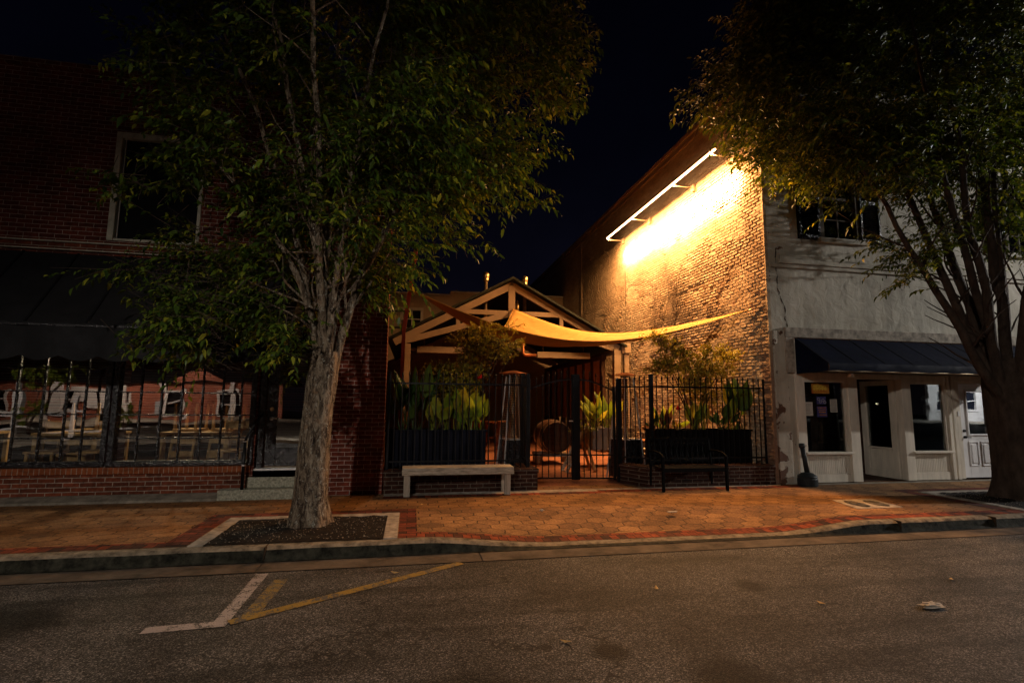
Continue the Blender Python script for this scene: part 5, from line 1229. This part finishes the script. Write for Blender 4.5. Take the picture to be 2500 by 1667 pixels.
for (a1, m1, e1) in T2:
    j = Vector((r2.uniform(-.14,.14), r2.uniform(-.12,.12), 0)); s = Vector((bx,by,1.25))+j
    limbs.append(([s, Vector(a1)+Vector((0,0,-.35)), m1, Vector(m1).lerp(Vector(e1),.55)+Vector((0,0,.3)), e1], r2.uniform(.075,.110)))
street_tree('dark street tree leaning over the shop front in the right tree pit', (bx,by,0),
    [(9.86,-1.95,-.03,.34),(9.84,-1.95,.4,.30),(9.82,-1.95,.9,.28),(9.79,-1.95,1.4,.28),(9.76,-1.95,1.9,.28),(9.72,-1.95,2.3,.22)], limbs,
    [(8.7,-1.9,7.2,3.6,1.7,1.9,1.),(6.9,-1.9,6.1,2.1,1.4,.85,1.2),(7.45,-1.9,5.25,1.2,1.0,.65,1.3),(8.35,-1.9,4.3,.65,.7,.5,1.5),(5.3,-1.9,6.5,1.0,.9,.6,1.4),(8.0,-2.0,3.60,.40,.35,.25,1.6),(6.0,-1.9,7.3,1.1,1.2,1.2,1.2),(10.6,-1.8,5.6,1.8,1.2,1.5,.6)],
    6200, 14, 'leaf_b', 8, .098, .040, M['bark_dark'])

def lamp_post(x, y, h, dx, dy, label, col):
    t = thing('street_lamp', label, 'street lamp', (x,y,0))
    MB().lathe(x,y,[(.16,-.14),(.15,.3),(.09,.4),(.07,h*.6),(.05,h)],14).build('pole', M['black_iron'], t, smooth=True)
    MB().tube([(x,y,h-.05),(x+dx*.5,y+dy*.5,h+.18),(x+dx,y+dy,h+.15)], .03, 8).build('arm', M['black_iron'], t, smooth=True)
    MB().box(x+dx-.16,x+dx+.16,y+dy-.16,y+dy+.16,h+.06,h+.2).build('lamp_head', M['black_iron'], t, bev=.02)
    MB().box(x+dx-.12,x+dx+.12,y+dy-.12,y+dy+.12,h+.045,h+.058).build('lens', emis('lamp_lens', col, 6.), t)
def spot(name, loc, target, power, col, angle, blend, rad):
    l = bpy.data.lights.new(name, 'SPOT'); l.energy = power; l.color = col; l.spot_size = R(angle); l.spot_blend = blend; l.shadow_soft_size = rad
    o = bpy.data.objects.new(name, l); COL.objects.link(o); o.location = loc
    o.rotation_euler = (Vector(target)-Vector(loc)).to_track_quat('-Z', 'Y').to_euler(); return o
# ------------------------------------------------------------------ across the street (seen in the glass)
OB = thing('far_brick_house', 'red brick house across the street with white window frames', 'house', (-20,-34.2,0))
WT = mk('porch_white', (.62,.58,.55), .6, .1, 3., .2)
HY = -34.0; kx = 1.305
OW = [((-22.6+2.9*i)*kx, (-21.5+2.9*i)*kx, .45, 2.0) for i in range(5)]
wall_open(MB(), -36, -9.8, -.14, 2.75, HY-.3, .3, OW).build('wall', M['opp_brick'], OB)
MB().prism([(-17.8,HY-.3,2.75),(-13.8,HY-.3,2.75),(-14.6,HY-.3,3.35),(-15.8,HY-.3,3.85),(-17.0,HY-.3,3.35)], (0,.3,0)).build('gable', M['opp_brick'], OB)
MB().prism([(-36.3,HY+.3,2.75),(-36.3,HY-3,3.9),(-36.3,HY-6,2.75)], (26.8,0,0)).build('roof', M['black_flat'], OB)
for (a, c, d, e) in OW:
    f = MB().box(a-.16,a+.02,HY-.02,HY+.06,d-.1,e+.1).box(c-.02,c+.16,HY-.02,HY+.06,d-.1,e+.1).box(a,c,HY-.02,HY+.07,e,e+.16).box(a,c,HY-.02,HY+.08,d-.16,d).box(a,c,HY-.03,HY+.05,(d+e)/2-.04,(d+e)/2+.04).build('window', WT, OB)
    MB().box(a,c,HY-.2,HY-.18,d,e).build('pane', M['pane_dark'], f)
for x in (-32.1,-25.1,-20.8,-18.2,-13.4,-10.7): MB().box(x-.17,x+.17,HY+.05,HY+.25,-.14,2.7).build('porch_column', WT, OB)
MB().box(-24.6,-21.6,HY+.1,HY+.16,.9,2.4).build('white_board', WT, OB)
PB = thing('far_pale_building', 'pale three storey building far down the other side of the street', 'building', (58,-36,0))
PW = [(54.6+3.4*i, 56.3+3.4*i, 1.2+3.3*j, 3.0+3.3*j) for i in range(6) for j in range(3)]
wall_open(MB(), 53.6, 76, -.14, 10.5, -36.3, .3, PW).build('wall', WT, PB)
for (a, c, d, e) in PW:
    f = MB().box(a,c,-36.1,-36.04,(d+e)/2-.05,(d+e)/2+.05).box(a-.12,c+.12,-35.99,-35.9,d-.2,d).build('window', WT, PB)
    MB().box(a,c,-36.2,-36.18,d,e).build('pane', M['planter_blue'], f)
lamp_post(57,-28,7.5,0,-.6,'black street lamp in front of the far pale building',(.9,.95,1))
spot('street_lamp_light', (57,-28.8,7.4), (57,-36,3), 9000., (.88,.94,1), 155, .4, .2)
lamp_post(-13.5,-3.3,5.6,0,-.5,'added street lamp on the near kerb, outside the frame, lighting the white railing',(1,.9,.8))
spot('street_lamp_light', (-13.4,-4.0,5.5), (-11.2,-14.2,.6), 4500., (1,.86,.76), 66, .5, .12)  # added light, brightens the railing for its reflection in the shop glass
FR = thing('white_railing', 'white timber porch railing across the street', 'railing', (-11,-14,0))
for i, x in enumerate((-16.5,-14.6,-12.9,-11.4,-9.9)): MB().box(x-.09,x+.09,-14.1,-13.95,-.14,2.1 if i % 2 else 1.5).build('post', WT, FR)
for z in (.25,.85): MB().box(-16.5,-9.9,-14.06,-13.99,z,z+.07).build('rail', WT, FR)
for i, (x, y, lab) in enumerate(((-13.6,-13.2,'potted shrub across the street beside the white railing'),(-10.6,-13.0,'second potted shrub across the street, nearer the road'))):
    small_tree(x, y, .3, lab, 3, [(x,y,.9,.3,.3,.45)], 500, 'leaf_canna', 80+i, .12, .06)
small_tree(-14.5, -14.6, -.1, 'leafy young tree across the street lit by the lamp', 3, [(-14.3,-14.6,2.5,.8,.6,.5),(-13.4,-14.6,3.0,.9,.6,.5)], 2200, 'leaf_canna', 90, .14, .07, .04)
_wc = M['wood_warm']; M['wood_warm'] = WT
M['wood_warm'] = _wc
struct(MB().box(-60,60,-40,-12.5,-.15,-.02).build('far_pavement', M['concrete']))

# ------------------------------------------------------------------ street lamps (outside the frame) and lights
lamp_post(-4.0,-13.4,6.0,.5,.5,'black street lamp across the street, left of the camera',(1,.85,.66))
spot('street_lamp_light', (-3.5,-12.9,6.0), (-1.2,-9.0,-.7), P_L1, (1,.90,.80), 124, .55, .10)
lamp_post(23.5,-3.6,6.3,-.6,-.3,'black street lamp beyond the right edge of the shop front',(.85,.9,1))
spot('street_lamp_light', (22.9,-3.9,6.3), (9.5,-.4,1.8), P_L2, (1,.97,.92), 70, .5, .09)
lamp_post(-19.0,-27.6,6.6,0,-.6,'black street lamp in front of the far brick house',(1,.85,.66))
spot('street_lamp_light', (-19.0,-28.3,6.5), (-20,-33.5,.8), P_L3, (1,.78,.62), 150, .4, .15)
# linear wall light
la = bpy.data.lights.new('wall_light_lamp', 'AREA'); la.shape = 'RECTANGLE'; la.size = 6.2; la.size_y = .045; la.energy = P_LED; la.color = (1,.48,.165)
lo = bpy.data.objects.new('wall_light_lamp', la); COL.objects.link(lo); lo.location = (BXP+.0, 3.75, 6.928)
zax = -Vector((.12,0,-1)).normalized(); xax = Vector((0,1,0)); yax = zax.cross(xax)
lo.matrix_world = Matrix.Translation(lo.location) @ Matrix((xax, yax, zax)).transposed().to_4x4()

lb2 = bpy.data.lights.new('wall_light_wash', 'AREA'); lb2.shape = 'RECTANGLE'; lb2.size = 6.1; lb2.size_y = .045; lb2.energy = P_LE2; lb2.color = (1,.66,.38); lb2.spread = R(40)
lo2 = bpy.data.objects.new('wall_light_wash', lb2); COL.objects.link(lo2); zax = -Vector((.60,0,-.62)).normalized(); yax = zax.cross(xax)
lo2.matrix_world = Matrix.Translation((BXP+.03, 3.75, 6.926)) @ Matrix((xax, yax, zax)).transposed().to_4x4()

# added pendant lamp, hidden behind the awning, lights the restaurant furniture
t = thing('added_fill_lamp', 'added warm lamp, unseen behind the awning, lighting the furniture inside', 'lamp', (-4.4,2.6,2.9))
MB().lathe(-4.4,2.6,[(.03,3.1),(.05,3.08),(.20,2.92),(.19,2.92)],16).build('lamp_shade', M['black_paint'], t, smooth=True)
MB().blob((-4.4,2.6,2.88),(.05,.05,.06),12,8,0).build('bulb', emis('fill_bulb', (1,.72,.42), 3.), t, smooth=True)
MB().tube([(-4.4,2.6,3.1),(-4.4,2.6,6.3)], .006, 5).build('cord', M['soil'], t)
spot('added_fill_light', (-4.4,2.4,2.8), (-4.4,1.0,.6), 240., (1,.74,.46), 150, .6, .08)  # added fill light for the tables and chairs
# ------------------------------------------------------------------ night sky
w = bpy.data.worlds.new('World'); scene.world = w; w.use_nodes = True; t = w.node_tree; t.nodes.clear()
out = t.nodes.new('ShaderNodeOutputWorld'); bg = t.nodes.new('ShaderNodeBackground'); t.links.new(bg.outputs[0], out.inputs[0])
gen = nd(t, 'ShaderNodeTexCoord').outputs['Generated']; sp = nd(t, 'ShaderNodeSeparateXYZ', {0: gen})
col = ramp(t, sp.outputs[2], [(0., (.0056,.0044,.0056)), (.22, (.0020,.0019,.0046)), (.45, (.0006,.0007,.0022)), (.8, (.0003,.0003,.0011))])
col = mixc(t, 1., col, ramp(t, nz(t, gen, 2.2, 5, .6), [(.35, .75), (.7, 1.45)]), 'MULTIPLY')
vo = nd(t, 'ShaderNodeTexVoronoi', {'Vector': gen, 'Scale': 26.}, feature='F1')
star = mth(t, 'MULTIPLY', mth(t, 'LESS_THAN', vo.outputs['Distance'], .014), mth(t, 'MULTIPLY', nd(t, 'ShaderNodeSeparateColor', {0: vo.outputs['Color']}).outputs[0], .25))
col = mixc(t, 1., col, nd(t, 'ShaderNodeCombineColor', {0: star, 1: star, 2: star}).outputs[0], 'ADD')
t.links.new(col, bg.inputs[0]); bg.inputs[1].default_value = 1.

# ------------------------------------------------------------------ camera
cam = bpy.data.cameras.new('camera'); cam.sensor_width = 36; cam.lens = 18.0; cam.clip_end = 500; cam.clip_start = .05
co = bpy.data.objects.new('camera', cam); COL.objects.link(co); scene.camera = co
pit_, rol, yaw = R(6.77), R(.544), R(11.04)
fw = Vector((math.sin(yaw)*math.cos(pit_), math.cos(yaw)*math.cos(pit_), math.sin(pit_))); rt = Vector((math.cos(yaw), -math.sin(yaw), 0)); up = rt.cross(fw)
r_, u_ = rt*math.cos(rol)+up*math.sin(rol), up*math.cos(rol)-rt*math.sin(rol)
co.matrix_world = Matrix.Translation((0,-8.8,1.5)) @ Matrix((r_, u_, -fw)).transposed().to_4x4()

vs_ = scene.view_settings; vs_.view_transform = 'Standard'; vs_.look = 'None'; vs_.exposure = 0.; vs_.gamma = 1.
cy = scene.cycles; cy.use_denoising = True; cy.max_bounces = 6; cy.diffuse_bounces = 3; cy.glossy_bounces = 3; cy.transparent_max_bounces = 10; cy.transmission_bounces = 3
cy.sample_clamp_indirect = 3.; cy.caustics_reflective = False; cy.caustics_refractive = False; cy.use_light_tree = True
